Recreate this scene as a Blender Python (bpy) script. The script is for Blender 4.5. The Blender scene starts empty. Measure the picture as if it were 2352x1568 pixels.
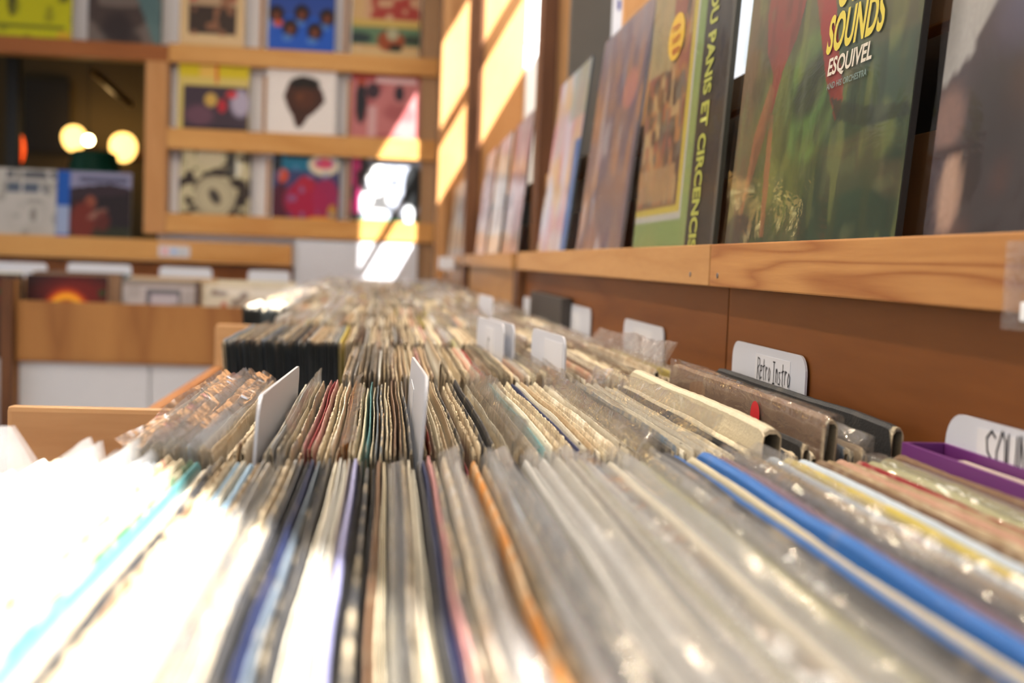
import bpy, bmesh, math, random
import numpy as np
from mathutils import Vector, Matrix, Euler
random.seed(7)
RNG = np.random.default_rng(7)
SC = bpy.context.scene
COL = SC.collection

# ------------------------------------------------------------------ camera, sky, sun, exposure
# World: the camera stands at the origin, +Y runs along the record bins to the end wall, +Z is up, metres.
FPX = 2600.0
_d = Vector((-291, 192, -FPX)).normalized()            # world +Y seen in camera axes
_e = Vector((709, 154, -FPX)).normalized()
_z = _d.cross(_e); _z = (_z if _z.y > 0 else -_z).normalized()
_x = _d.cross(_z).normalized()
R_W2C = Matrix((_x, _d, _z)).transposed()
R_C2W = R_W2C.transposed()
cam = bpy.data.cameras.new('camera'); camo = bpy.data.objects.new('camera', cam); COL.objects.link(camo)
camo.matrix_world = R_C2W.to_4x4()
cam.sensor_width = 36; cam.lens = FPX / 2352 * 36
cam.clip_start = 0.02; cam.clip_end = 200
cam.dof.use_dof = True; cam.dof.focus_distance = 0.72; cam.dof.aperture_fstop = 0.0398 / 0.0062
SC.camera = camo

def at(px, py, Y):
    """world point seen at a photo position, at distance Y along the bins"""
    r = R_C2W @ Vector((px - 1176, 784 - py, -FPX))
    return r * (Y / r.y)

SC.view_settings.view_transform = 'Standard'; SC.view_settings.look = 'None'
SC.view_settings.gamma = 1; SC.view_settings.use_curve_mapping = False
SC.view_settings.exposure = -0.1
SC.cycles.transparent_max_bounces = 40
SC.cycles.max_bounces = 8

w = bpy.data.worlds.new('sky'); SC.world = w; w.use_nodes = True
bg = w.node_tree.nodes['Background']; bg.inputs[0].default_value = (0.86, 0.93, 1.0, 1); bg.inputs[1].default_value = 2.0

SUN = Vector((-0.465, 0.885, -0.855)).normalized()
sl = bpy.data.lights.new('sun', 'SUN'); sl.energy = 40; sl.angle = math.radians(0.7); sl.color = (1, .97, .92)
so = bpy.data.objects.new('sun', sl); COL.objects.link(so)
so.rotation_euler = SUN.to_track_quat('-Z', 'Y').to_euler()

def area(name, loc, direction, sx, sy, e, col):
    l = bpy.data.lights.new(name, 'AREA'); l.shape = 'RECTANGLE'; l.size = sx; l.size_y = sy; l.energy = e; l.color = col
    o = bpy.data.objects.new(name, l); COL.objects.link(o); o.location = loc
    o.rotation_euler = Vector(direction).to_track_quat('-Z', 'Y').to_euler()
    return o
area('fill_light_left', (-3.3, 3.2, .45), (1, .75, -.05), 3.2, 1.7, 12, (.93, .96, 1))  # added ambient fill from the left, its source unseen
area('fill_light_rear', (-1.4, -2.4, .5), (.25, 1, -.1), 2.6, 1.7, 6, (.95, .97, 1))  # added ambient fill from behind the camera, no known window

# ------------------------------------------------------------------ helpers
def tag(o, label=None, cat=None, group=None, kind=None):
    if label: o['label'] = label
    if cat: o['category'] = cat
    if group: o['group'] = group
    if kind: o['kind'] = kind
    return o

def empty(name, loc, rot=(0, 0, 0), label=None, cat=None, group=None):
    o = bpy.data.objects.new(name, None); COL.objects.link(o); o.location = loc; o.rotation_euler = rot
    o.empty_display_size = .02
    return tag(o, label, cat, group)

def link(name, me, mats, parent=None, loc=(0, 0, 0), rot=(0, 0, 0)):
    for m in (mats if isinstance(mats, (list, tuple)) else [mats]): me.materials.append(m)
    o = bpy.data.objects.new(name, me); COL.objects.link(o); o.location = loc; o.rotation_euler = rot
    if parent: o.parent = parent
    return o

def bm_box(bm, x0, x1, y0, y1, z0, z1, bev=0.0):
    r = bmesh.ops.create_cube(bm, size=1)
    for v in r['verts']:
        v.co = Vector(((x0 + x1) / 2 + v.co.x * (x1 - x0), (y0 + y1) / 2 + v.co.y * (y1 - y0), (z0 + z1) / 2 + v.co.z * (z1 - z0)))
    if bev > 0:
        es = list({e for v in r['verts'] for e in v.link_edges})
        bmesh.ops.bevel(bm, geom=es, offset=bev, segments=2, affect='EDGES', profile=.6)

def bm_obj(name, bm, mat, parent=None, loc=(0, 0, 0), rot=(0, 0, 0), smooth=False):
    me = bpy.data.meshes.new(name); bm.to_mesh(me); bm.free()
    if smooth: me.polygons.foreach_set('use_smooth', [True] * len(me.polygons))
    return link(name, me, mat, parent, loc, rot)

def box(name, x0, x1, y0, y1, z0, z1, mat, parent=None, bev=.0015):
    """box with its origin at the middle of its base, coordinates in the parent's space"""
    c = Vector(((x0 + x1) / 2, (y0 + y1) / 2, z0))
    bm = bmesh.new(); bm_box(bm, x0 - c.x, x1 - c.x, y0 - c.y, y1 - c.y, 0, z1 - z0, bev)
    return bm_obj(name, bm, mat, parent, c)

def cyl(bm, p0, p1, r0, r1, seg=20):
    p0 = Vector(p0); p1 = Vector(p1); d = p1 - p0
    m = Matrix.Translation((p0 + p1) / 2) @ d.to_track_quat('Z', 'Y').to_matrix().to_4x4()
    bmesh.ops.create_cone(bm, cap_ends=True, segments=seg, radius1=r0, radius2=r1, depth=d.length, matrix=m)

def struct(o): o['kind'] = 'structure'; return o

# ------------------------------------------------------------------ materials
def mat_new(name):
    m = bpy.data.materials.new(name); m.use_nodes = True
    nt = m.node_tree; b = nt.nodes['Principled BSDF']
    return m, nt, b

def N(nt, t, **kw):
    n = nt.nodes.new(t)
    for k, v in kw.items():
        if hasattr(n, k): setattr(n, k, v)
        else: n.inputs[k.replace('_', ' ')].default_value = v
    return n

def c4(c): return (c[0], c[1], c[2], 1)

def plain(name, col, rough=.5, metal=0, noise=.06, scale=30, emit=None, estr=0):
    m, nt, b = mat_new(name)
    tc = N(nt, 'ShaderNodeTexCoord'); nz = N(nt, 'ShaderNodeTexNoise', Scale=scale, Detail=4)
    nt.links.new(tc.outputs['Object'], nz.inputs['Vector'])
    mx = N(nt, 'ShaderNodeMix', data_type='RGBA')
    mx.inputs[6].default_value = c4([max(0, v * (1 - noise)) for v in col]); mx.inputs[7].default_value = c4([min(1, v * (1 + noise)) for v in col])
    nt.links.new(nz.outputs['Fac'], mx.inputs[0]); nt.links.new(mx.outputs[2], b.inputs['Base Color'])
    b.inputs['Roughness'].default_value = rough; b.inputs['Metallic'].default_value = metal
    if emit: b.inputs['Emission Color'].default_value = c4(emit); b.inputs['Emission Strength'].default_value = estr
    return m

def wood(name, light, dark, axis='y', scale=1.0, rough=.45, rings=9, blotch=.5, coat=.0, ringamt=.55):
    """grain runs along `axis`"""
    m, nt, b = mat_new(name)
    tc = N(nt, 'ShaderNodeTexCoord'); mp = N(nt, 'ShaderNodeMapping')
    s = [1, 1, 1]; s['xyz'.index(axis)] = .06 if name == 'pine_lip' else .12
    mp.inputs['Scale'].default_value = [v * scale for v in s]
    geo = N(nt, 'ShaderNodeNewGeometry')
    nt.links.new(geo.outputs['Position'], mp.inputs['Vector'])
    n1 = N(nt, 'ShaderNodeTexNoise', Scale=9, Detail=2, Distortion=.4)
    nt.links.new(mp.outputs[0], n1.inputs['Vector'])
    mul = N(nt, 'ShaderNodeMath', operation='MULTIPLY'); mul.inputs[1].default_value = rings
    nt.links.new(n1.outputs['Fac'], mul.inputs[0])
    fr = N(nt, 'ShaderNodeMath', operation='PINGPONG'); fr.inputs[1].default_value = 1
    nt.links.new(mul.outputs[0], fr.inputs[0])
    pw = N(nt, 'ShaderNodeMath', operation='POWER'); pw.inputs[1].default_value = 2.4
    nt.links.new(fr.outputs[0], pw.inputs[0])
    n2 = N(nt, 'ShaderNodeTexNoise', Scale=160, Detail=3)
    nt.links.new(mp.outputs[0], n2.inputs['Vector'])
    n3 = N(nt, 'ShaderNodeTexNoise', Scale=2.3, Detail=1)
    nt.links.new(geo.outputs['Position'], n3.inputs['Vector'])
    a = N(nt, 'ShaderNodeMath', operation='MULTIPLY'); a.inputs[1].default_value = ringamt; nt.links.new(pw.outputs[0], a.inputs[0])
    bb = N(nt, 'ShaderNodeMath', operation='MULTIPLY'); bb.inputs[1].default_value = .35; nt.links.new(n2.outputs['Fac'], bb.inputs[0])
    cc = N(nt, 'ShaderNodeMath', operation='MULTIPLY'); cc.inputs[1].default_value = blotch; nt.links.new(n3.outputs['Fac'], cc.inputs[0])
    s1 = N(nt, 'ShaderNodeMath', operation='ADD'); nt.links.new(a.outputs[0], s1.inputs[0]); nt.links.new(bb.outputs[0], s1.inputs[1])
    s2 = N(nt, 'ShaderNodeMath', operation='ADD'); nt.links.new(s1.outputs[0], s2.inputs[0]); nt.links.new(cc.outputs[0], s2.inputs[1])
    rm = N(nt, 'ShaderNodeMapRange'); rm.inputs['From Min'].default_value = .2; rm.inputs['From Max'].default_value = .35 + ringamt * .8 + blotch * .5
    nt.links.new(s2.outputs[0], rm.inputs['Value'])
    mx = N(nt, 'ShaderNodeMix', data_type='RGBA'); mx.inputs[6].default_value = c4(light); mx.inputs[7].default_value = c4(dark)
    nt.links.new(rm.outputs[0], mx.inputs[0]); nt.links.new(mx.outputs[2], b.inputs['Base Color'])
    b.inputs['Roughness'].default_value = rough; b.inputs['Specular IOR Level'].default_value = .22; b.inputs['Coat Weight'].default_value = coat; b.inputs['Coat Roughness'].default_value = .25
    bp = N(nt, 'ShaderNodeBump', Strength=.12, Distance=.001); nt.links.new(n2.outputs['Fac'], bp.inputs['Height']); nt.links.new(bp.outputs[0], b.inputs['Normal'])
    return m

def attr_mat(name, rough=.6, coat=0, bump=.25, bscale=900, spec=.4):
    m, nt, b = mat_new(name)
    at_ = N(nt, 'ShaderNodeAttribute', attribute_name='Col')
    geo = N(nt, 'ShaderNodeNewGeometry'); nz = N(nt, 'ShaderNodeTexNoise', Scale=bscale, Detail=3)
    nt.links.new(geo.outputs['Position'], nz.inputs['Vector'])
    hs = N(nt, 'ShaderNodeMapRange'); hs.inputs['To Min'].default_value = .78; hs.inputs['To Max'].default_value = 1.15
    nt.links.new(nz.outputs['Fac'], hs.inputs['Value'])
    mu = N(nt, 'ShaderNodeVectorMath', operation='SCALE'); nt.links.new(at_.outputs['Color'], mu.inputs[0]); nt.links.new(hs.outputs[0], mu.inputs['Scale'])
    nt.links.new(mu.outputs[0], b.inputs['Base Color'])
    b.inputs['Roughness'].default_value = rough; b.inputs['Coat Weight'].default_value = coat; b.inputs['Coat Roughness'].default_value = .12
    b.inputs['Specular IOR Level'].default_value = spec
    if bump:
        bp = N(nt, 'ShaderNodeBump', Strength=bump, Distance=.0006); nt.links.new(nz.outputs['Fac'], bp.inputs['Height']); nt.links.new(bp.outputs[0], b.inputs['Normal'])
    return m

def film(name, milk, tint=(.86, .87, .9), rough=.14, bscale=45, bstr=.5, refl=.30):
    """clear plastic bag film"""
    m = bpy.data.materials.new(name); m.use_nodes = True; nt = m.node_tree; nt.nodes.clear()
    out = N(nt, 'ShaderNodeOutputMaterial')
    tr = N(nt, 'ShaderNodeBsdfTransparent'); tr.inputs[0].default_value = (.97, .97, .97, 1)
    df = N(nt, 'ShaderNodeBsdfDiffuse'); df.inputs[0].default_value = c4(tint)
    tl = N(nt, 'ShaderNodeBsdfTranslucent'); tl.inputs[0].default_value = c4(tint)
    gl = N(nt, 'ShaderNodeBsdfGlossy'); gl.inputs['Roughness'].default_value = rough
    geo = N(nt, 'ShaderNodeNewGeometry'); nz = N(nt, 'ShaderNodeTexNoise', Scale=bscale, Detail=4, Distortion=1.2)
    mp = N(nt, 'ShaderNodeMapping'); mp.inputs['Scale'].default_value = (1, .45, 1)
    nt.links.new(geo.outputs['Position'], mp.inputs['Vector']); nt.links.new(mp.outputs[0], nz.inputs['Vector'])
    bp = N(nt, 'ShaderNodeBump', Strength=bstr, Distance=.006); nt.links.new(nz.outputs['Fac'], bp.inputs['Height'])
    nt.links.new(bp.outputs[0], gl.inputs['Normal'])
    m1 = N(nt, 'ShaderNodeMixShader'); m1.inputs[0].default_value = .5; nt.links.new(df.outputs[0], m1.inputs[1]); nt.links.new(tl.outputs[0], m1.inputs[2])
    m2 = N(nt, 'ShaderNodeMixShader'); m2.inputs[0].default_value = milk; nt.links.new(tr.outputs[0], m2.inputs[1]); nt.links.new(m1.outputs[0], m2.inputs[2])
    fr = N(nt, 'ShaderNodeLayerWeight', Blend=.5); nt.links.new(bp.outputs[0], fr.inputs['Normal'])
    pw = N(nt, 'ShaderNodeMath', operation='POWER'); pw.inputs[1].default_value = 3.5; nt.links.new(fr.outputs['Facing'], pw.inputs[0])
    cl = N(nt, 'ShaderNodeMath', operation='MULTIPLY_ADD'); cl.inputs[1].default_value = refl; cl.inputs[2].default_value = refl * .13; cl.use_clamp = True; nt.links.new(pw.outputs[0], cl.inputs[0])
    m3 = N(nt, 'ShaderNodeMixShader'); nt.links.new(cl.outputs[0], m3.inputs[0]); nt.links.new(m2.outputs[0], m3.inputs[1]); nt.links.new(gl.outputs[0], m3.inputs[2])
    nt.links.new(m3.outputs[0], out.inputs[0])
    return m

def glass(name):
    m = bpy.data.materials.new(name); m.use_nodes = True; nt = m.node_tree; nt.nodes.clear()
    out = N(nt, 'ShaderNodeOutputMaterial'); tr = N(nt, 'ShaderNodeBsdfTransparent'); gl = N(nt, 'ShaderNodeBsdfGlossy'); gl.inputs['Roughness'].default_value = .02
    lw = N(nt, 'ShaderNodeLayerWeight', Blend=.5); fr = N(nt, 'ShaderNodeMath', operation='POWER'); fr.inputs[1].default_value = 4; nt.links.new(lw.outputs['Facing'], fr.inputs[0]); mx = N(nt, 'ShaderNodeMixShader')
    nt.links.new(fr.outputs[0], mx.inputs[0]); nt.links.new(tr.outputs[0], mx.inputs[1]); nt.links.new(gl.outputs[0], mx.inputs[2]); nt.links.new(mx.outputs[0], out.inputs[0])
    return m

M = dict(
    lip=wood('pine_lip', (.52, .26, .088), (.27, .09, .026), 'y', 2.2, .42, rings=17, blotch=.55, ringamt=.5),
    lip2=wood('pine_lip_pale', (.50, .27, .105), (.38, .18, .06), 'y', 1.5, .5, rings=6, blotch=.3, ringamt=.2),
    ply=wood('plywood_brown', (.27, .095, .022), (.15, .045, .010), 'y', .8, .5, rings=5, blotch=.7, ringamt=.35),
    pinex=wood('pine_back_rail', (.66, .36, .12), (.50, .23, .06), 'x', .8, .5, rings=5, blotch=.5, ringamt=.25),
    pinez=wood('pine_upright', (.56, .29, .12), (.42, .19, .06), 'z', .9, .5, rings=5, blotch=.4, ringamt=.25),
    dark=wood('dark_upright', (.16, .065, .025), (.08, .03, .012), 'z', 1, .5, rings=5, blotch=.5),
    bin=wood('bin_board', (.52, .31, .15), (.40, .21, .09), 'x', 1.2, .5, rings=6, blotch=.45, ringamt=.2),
    biny=wood('bin_side_board', (.44, .20, .07), (.30, .11, .035), 'y', 1.2, .5, rings=6, blotch=.5, ringamt=.25),
    plyx=wood('plywood_counter_front', (.38, .18, .055), (.21, .08, .022), 'z', .5, .5, rings=7, blotch=.9, ringamt=.6),
    white=plain('white_paint', (.52, .52, .55), .5, noise=.02),
    whitewall=plain('white_wall', (.88, .86, .90), .6, noise=.02),
    tan=plain('tan_wall', (.38, .22, .11), .7),
    card=plain('divider_plastic', (.60, .61, .67), .35, noise=.015),
    ink=plain('marker_ink', (.015, .015, .02), .5),
    label=plain('paper_label', (.66, .65, .68), .5, noise=.01),
    black=plain('black_gap', (.012, .011, .010), .6),
    screw=plain('screw_steel', (.35, .35, .36), .35, 1),
    sleeve=attr_mat('record_card', .62, 0, .5, 700),
    art=attr_mat('printed_cover', .5, 0, 0, 300, .25),
    gloss=attr_mat('glossy_printed_cover', .35, 0, 0, 300),
    film=film('clear_bag_film', .08, (.88, .87, .86), .07, 46, .42, .5),
    flat=film('smooth_bag_film', .07, (.86, .86, .86), .07, 22, .2, .5),
    spark=film('crinkled_bag_film', .07, (.86, .84, .80), .06, 120, .95, .5),
    milk=film('milky_bag_film', .18, (.86, .86, .87), .14, 22, .2),
    wrap=film('tight_wrap_film', .008, (.8, .8, .8), .08, 16, .22, .17),
    glass=glass('window_glass'),
    floor=plain('floor_concrete', (.25, .2, .16), .6),
    ceil=plain('ceiling_paint', (.75, .70, .62), .8),
    wall=plain('room_wall', (.62, .55, .46), .8),
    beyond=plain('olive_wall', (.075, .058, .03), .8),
    vinyl=plain('white_frame', (.85, .85, .86), .4, noise=.01),
)

# ------------------------------------------------------------------ painting of printed covers (numpy colour grids)
def vnoise(nu, nv, fu, fv, rng):
    g = rng.random((int(fu) + 2, int(fv) + 2)); u = np.linspace(0, fu, nu); v = np.linspace(0, fv, nv)
    i = np.floor(u).astype(int); j = np.floor(v).astype(int); i = np.clip(i, 0, int(fu)); j = np.clip(j, 0, int(fv))
    a = u - i; b = v - j; a = (a * a * (3 - 2 * a))[:, None]; b = (b * b * (3 - 2 * b))[None, :]
    i = np.clip(i, 0, g.shape[0] - 2); j = np.clip(j, 0, g.shape[1] - 2)
    return (g[np.ix_(i, j)] * (1 - a) * (1 - b) + g[np.ix_(i + 1, j)] * a * (1 - b) + g[np.ix_(i, j + 1)] * (1 - a) * b + g[np.ix_(i + 1, j + 1)] * a * b)

class Paint:
    def __init__(s, n, base, seed=1):
        s.n = n; s.rng = np.random.default_rng(seed)
        s.U, s.V = np.meshgrid(np.linspace(0, 1, n), np.linspace(0, 1, n), indexing='ij')
        s.C = np.zeros((n, n, 3)) + np.array(base)
    def mask(s, m, col, a=1.0):
        m = np.clip(m * a, 0, 1)[..., None]; s.C = s.C * (1 - m) + np.array(col) * m; return s
    def rect(s, u0, u1, v0, v1, col, a=1.0):
        return s.mask(((s.U >= u0) & (s.U <= u1) & (s.V >= v0) & (s.V <= v1)).astype(float), col, a)
    def ell(s, u, v, ru, rv, col, a=1.0, soft=.15, rot=0):
        c, q = math.cos(rot), math.sin(rot); du = s.U - u; dv = s.V - v
        r = np.sqrt(((du * c + dv * q) / ru) ** 2 + ((-du * q + dv * c) / rv) ** 2)
        return s.mask(np.clip((1 - r) / soft + .5, 0, 1), col, a)
    def ring(s, u, v, r0, wd, col, a=1.0):
        r = np.sqrt((s.U - u) ** 2 + (s.V - v) ** 2)
        return s.mask(np.clip(1 - np.abs(r - r0) / wd, 0, 1), col, a)
    def noise(s, f, col, lo=.5, hi=.6, a=1.0, fv=None):
        n = vnoise(s.n, s.n, f, fv or f, s.rng); return s.mask(np.clip((n - lo) / (hi - lo), 0, 1), col, a)
    def poly(s, pts, col, a=1.0):
        inside = np.zeros_like(s.U, bool); k = len(pts)
        for i in range(k):
            (x1, y1), (x2, y2) = pts[i], pts[(i + 1) % k]
            if y1 == y2: continue
            c = ((s.V < y1) != (s.V < y2)) & (s.U < (x2 - x1) * (s.V - y1) / (y2 - y1) + x1); inside ^= c
        return s.mask(inside.astype(float), col, a)

def col_attr(me, vcols):
    a = me.color_attributes.new('Col', 'FLOAT_COLOR', 'POINT')
    c = np.ones((len(me.vertices), 4), np.float32); c[:, :3] = vcols; a.data.foreach_set('color', c.ravel())

def cover_mesh(w, h, t, C, edge=(.5, .42, .3)):
    """printed card sleeve: painted front in the local XZ plane facing -Y, folded edge and back"""
    n = C.shape[0]; vs = []; cs = []; fs = []
    for i in range(n):
        for j in range(n):
            vs.append((w * i / (n - 1), 0, h * j / (n - 1))); cs.append(C[i, j])
    for i in range(n - 1):
        for j in range(n - 1):
            a = i * n + j; fs.append((a, a + n, a + n + 1, a + 1))
    b = len(vs); e = .0006
    q = [(-e, 0.0003), (w + e, 0.0003), (w + e, t), (-e, t)]
    for z in (-e, h + e):
        for x, y in q: vs.append((x, y, z)); cs.append(edge)
    fs += [(b, b + 3, b + 2, b + 1), (b + 4, b + 5, b + 6, b + 7), (b, b + 1, b + 5, b + 4), (b + 1, b + 2, b + 6, b + 5), (b + 2, b + 3, b + 7, b + 6), (b + 3, b, b + 4, b + 7)]
    me = bpy.data.meshes.new('cover'); me.from_pydata(vs, [], fs); col_attr(me, np.array(cs)); me.update()
    return me

def lettering(name, text, u0, v0, wd, ht, mat, parent, shear=0.0, rot=0.0, bold=0.0, eps=.0007, shift=(0, 0)):
    """printed letters on a cover's front: text box wd x ht with its lower left corner at (u0,v0)"""
    cu = bpy.data.curves.new(name, 'FONT'); cu.body = text; cu.offset = bold; cu.resolution_u = 4
    tmp = bpy.data.objects.new(name, cu); COL.objects.link(tmp)
    me = bpy.data.meshes.new_from_object(tmp.evaluated_get(bpy.context.evaluated_depsgraph_get()))
    bpy.data.objects.remove(tmp); bpy.data.curves.remove(cu)
    n = len(me.vertices); co = np.empty(n * 3); me.vertices.foreach_get('co', co); co = co.reshape(-1, 3)
    mn, mxx = co.min(0), co.max(0); X = (co[:, 0] - mn[0]) / (mxx[0] - mn[0]) * wd; Z = (co[:, 1] - mn[1]) / (mxx[1] - mn[1]) * ht
    X = X + Z * shear; c, s = math.cos(rot), math.sin(rot)
    co2 = np.stack([u0 + X * c - Z * s, np.full(n, -eps), v0 + X * s + Z * c], 1)
    me.vertices.foreach_set('co', co2.ravel()); me.update()
    return link(name, me, mat, parent)

STROKES = {
 'R': [[(0, 0), (.05, 1)], [(.05, 1), (.45, .95), (.5, .7), (.1, .5), (.55, 0)]],
 'e': [[(.05, .35), (.4, .4), (.38, .62), (.12, .6), (.02, .25), (.15, 0), (.42, .08)]],
 't': [[(.2, .95), (.2, .1), (.32, 0)], [(.0, .6), (.42, .68)]],
 'r': [[(.05, .6), (.08, 0)], [(.08, .4), (.25, .6), (.4, .55)]],
 'o': [[(.2, .6), (.02, .3), (.15, 0), (.36, .1), (.4, .45), (.2, .6)]],
 'I': [[(.2, 1), (.2, 0)], [(0, 1), (.42, 1)], [(0, 0), (.4, .02)]],
 'n': [[(.05, .6), (.06, 0)], [(.06, .42), (.25, .62), (.36, .45), (.38, 0)]],
 's': [[(.36, .58), (.1, .55), (.12, .36), (.34, .22), (.28, .02), (.02, .04)]],
 'S': [[(.5, .9), (.3, 1), (.05, .85), (.12, .6), (.45, .42), (.5, .15), (.28, 0), (.0, .12)]],
 'O': [[(.25, 1), (.02, .6), (.08, .1), (.3, 0), (.5, .3), (.45, .85), (.25, 1)]],
 'U': [[(.0, 1), (.02, .25), (.2, 0), (.42, .2), (.45, 1)]],
 'N': [[(0, 0), (.03, 1), (.42, .02), (.46, 1)]],
 'D': [[(.02, 0), (.05, 1)], [(.05, 1), (.42, .8), (.48, .35), (.02, 0)]],
 'A': [[(0, 0), (.22, 1), (.45, 0)], [(.1, .4), (.36, .42)]],
 'B': [[(.02, 0), (.04, 1), (.4, .85), (.08, .55), (.45, .3), (.02, 0)]],
 'C': [[(.45, .85), (.2, 1), (.02, .5), (.18, 0), (.46, .12)]],
 'M': [[(0, 0), (.04, 1), (.25, .3), (.46, 1), (.5, 0)]],
 'P': [[(.03, 0), (.04, 1), (.42, .85), (.35, .5), (.05, .45)]],
 ' ': [],
}
def handwriting(name, text, u0, v0, adv, ht, thick, parent, mat=None, eps=.0006, seed=3):
    rr = random.Random(seed); bm = bmesh.new(); x = u0
    for ch in text:
        sx = ht * .62 if adv is None else adv * 1.7
        jz = rr.uniform(-.06, .06) * ht
        for st in STROKES[ch]:
            pts = [Vector((x + p[0] * sx, 0, v0 + jz + p[1] * ht)) for p in st]
            for a, b in zip(pts[:-1], pts[1:]):
                d = (b - a); L = d.length
                if L < 1e-6: continue
                d /= L; nrm = Vector((-d.z, 0, d.x)) * thick / 2; a2 = a - d * thick * .4; b2 = b + d * thick * .4
                vs = [bm.verts.new((p.x, -eps, p.z)) for p in (a2 - nrm, b2 - nrm, b2 + nrm, a2 + nrm)]
                bm.faces.new(vs)
        x += adv if ch != ' ' else adv * .6
    return bm_obj(name, bm, mat or M['ink'], parent)

# ------------------------------------------------------------------ record sleeves in the bins
PAL = dict(
 cream=(.70, .61, .43), ivory=(.76, .70, .57), tan=(.46, .33, .19), brown=(.20, .11, .06), white=(.78, .77, .73), grey=(.36, .35, .34),
 black=(.018, .018, .02), charcoal=(.055, .055, .06), navy=(.02, .03, .10), teal=(.09, .28, .30), blue=(.03, .16, .50), lightblue=(.27, .42, .58),
 red=(.36, .03, .035), pink=(.50, .24, .23), orange=(.66, .27, .05), purple=(.20, .03, .22), green=(.10, .22, .12), olive=(.42, .40, .20),
 slate=(.16, .20, .25), mauve=(.34, .22, .28), yellow=(.60, .48, .10), salmon=(.56, .32, .22), lilac=(.32, .32, .55), paleblue=(.52, .60, .68))
NAMES = dict(lightblue='light blue', paleblue='pale grey-blue')
CARD = np.array((.60, .49, .33))

def sleeve_geo(p, rng, n, detail):
    """hollow card sleeve standing on its edge, near end open. p: x,z (top middle), y0, y1, h, t, lean, yaw, col, face, wear"""
    L = p['y1'] - p['y0']; t = p['t']; H = p['h']
    ys = np.linspace(0, L, n)
    sh = np.random.default_rng(int(p['y0'] * 3)); wob = (vnoise(n, 1, 4, 1, sh)[:, 0] - .5) * .0014 + (vnoise(n, 1, 6, 1, rng)[:, 0] - .5) * p.get('wave', .0005)
    zt = (vnoise(n, 1, 5, 1, rng)[:, 0] - .5) * .0016
    jit = rng.normal(0, 1, (n, 4)) * (.00006 + .00034 * p['wear'] ** 2) if detail else np.zeros((n, 4))
    corner = np.where(ys < .006, -(.006 - ys) * .5, 0) + np.where(ys > L - .006, -(ys - L + .006) * .5, 0)
    prof = [(-.5, -H), (-.5, -H * .5), (-.5, -.010), (-.46, -.0022), (-.2, -.0003), (.2, -.0003), (.46, -.0022), (.5, -.010), (.5, -H * .5), (.5, -H)]
    K = len(prof); vs = np.zeros((n, K, 3)); cs = np.zeros((n, K, 3))
    base = np.array(p['col']); face = np.array(p.get('face', p['col']))
    wn = vnoise(n, 1, 20, 1, rng)[:, 0] * .45 + vnoise(n, 1, 70, 1, rng)[:, 0] * .55
    worn = np.clip((wn - (1 - p['wear']) * .82) / .25, 0, 1) * min(1, p['wear'] * 1.5)
    fn = vnoise(n, 3, 5, 2, rng)
    sag = p.get('bulge', 0)
    for k, (a, z) in enumerate(prof):
        bul = math.sin(math.pi * min(1, -z / H)) * sag
        vs[:, k, 0] = wob * (1 if z > -H * .6 else .2) + a * (t + 2 * bul) + (jit[:, k % 4] * .7 if 3 <= k <= 6 else 0)
        vs[:, k, 1] = ys
        vs[:, k, 2] = z + (zt + corner if z > -.02 else 0) + (jit[:, (k + 1) % 4] if 3 <= k <= 6 else 0)
        if 3 <= k <= 6:
            c = base * (.85 + .3 * rng.random()); cs[:, k] = c * (1 - worn[:, None]) + (CARD * (.75 + .5 * rng.random((n, 1)))) * worn[:, None]
        elif k in (2, 7):
            cs[:, k] = face * (.85 + .25 * fn[:, [0]]) * (1 - .3 * worn[:, None]) + CARD * .3 * worn[:, None]
        else: cs[:, k] = face * (.8 + .3 * fn[:, [1]])
    V = vs.reshape(-1, 3); C = cs.reshape(-1, 3); F = []
    for i in range(n - 1):
        for k in range(K - 1):
            a = i * K + k; F.append((a, a + 1, a + K + 1, a + K))
    b = (n - 1) * K; F.append(tuple(b + k for k in range(K)))
    # open near end: rim, then the inside of the pocket
    wall = min(.0007, t * .25); ins = []; dep = .03; m0 = len(V)
    V = V.tolist(); C = C.tolist()
    for dy in (0.0, dep):
        for k in range(K):
            a, z = prof[k]; sx = 1 - 2 * wall / t
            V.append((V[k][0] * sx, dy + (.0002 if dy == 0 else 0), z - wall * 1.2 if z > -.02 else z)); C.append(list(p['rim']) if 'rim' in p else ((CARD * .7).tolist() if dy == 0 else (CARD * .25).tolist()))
    for k in range(K - 1):
        F.append((k, m0 + k, m0 + k + 1, k + 1)); F.append((m0 + k, m0 + K + k, m0 + K + k + 1, m0 + k + 1))
    F.append(tuple(m0 + K + k for k in reversed(range(K))))
    V = np.array(V); C = np.array(C)
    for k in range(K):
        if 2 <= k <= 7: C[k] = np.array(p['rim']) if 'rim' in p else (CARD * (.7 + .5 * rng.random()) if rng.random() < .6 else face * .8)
    return V, C, F

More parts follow.
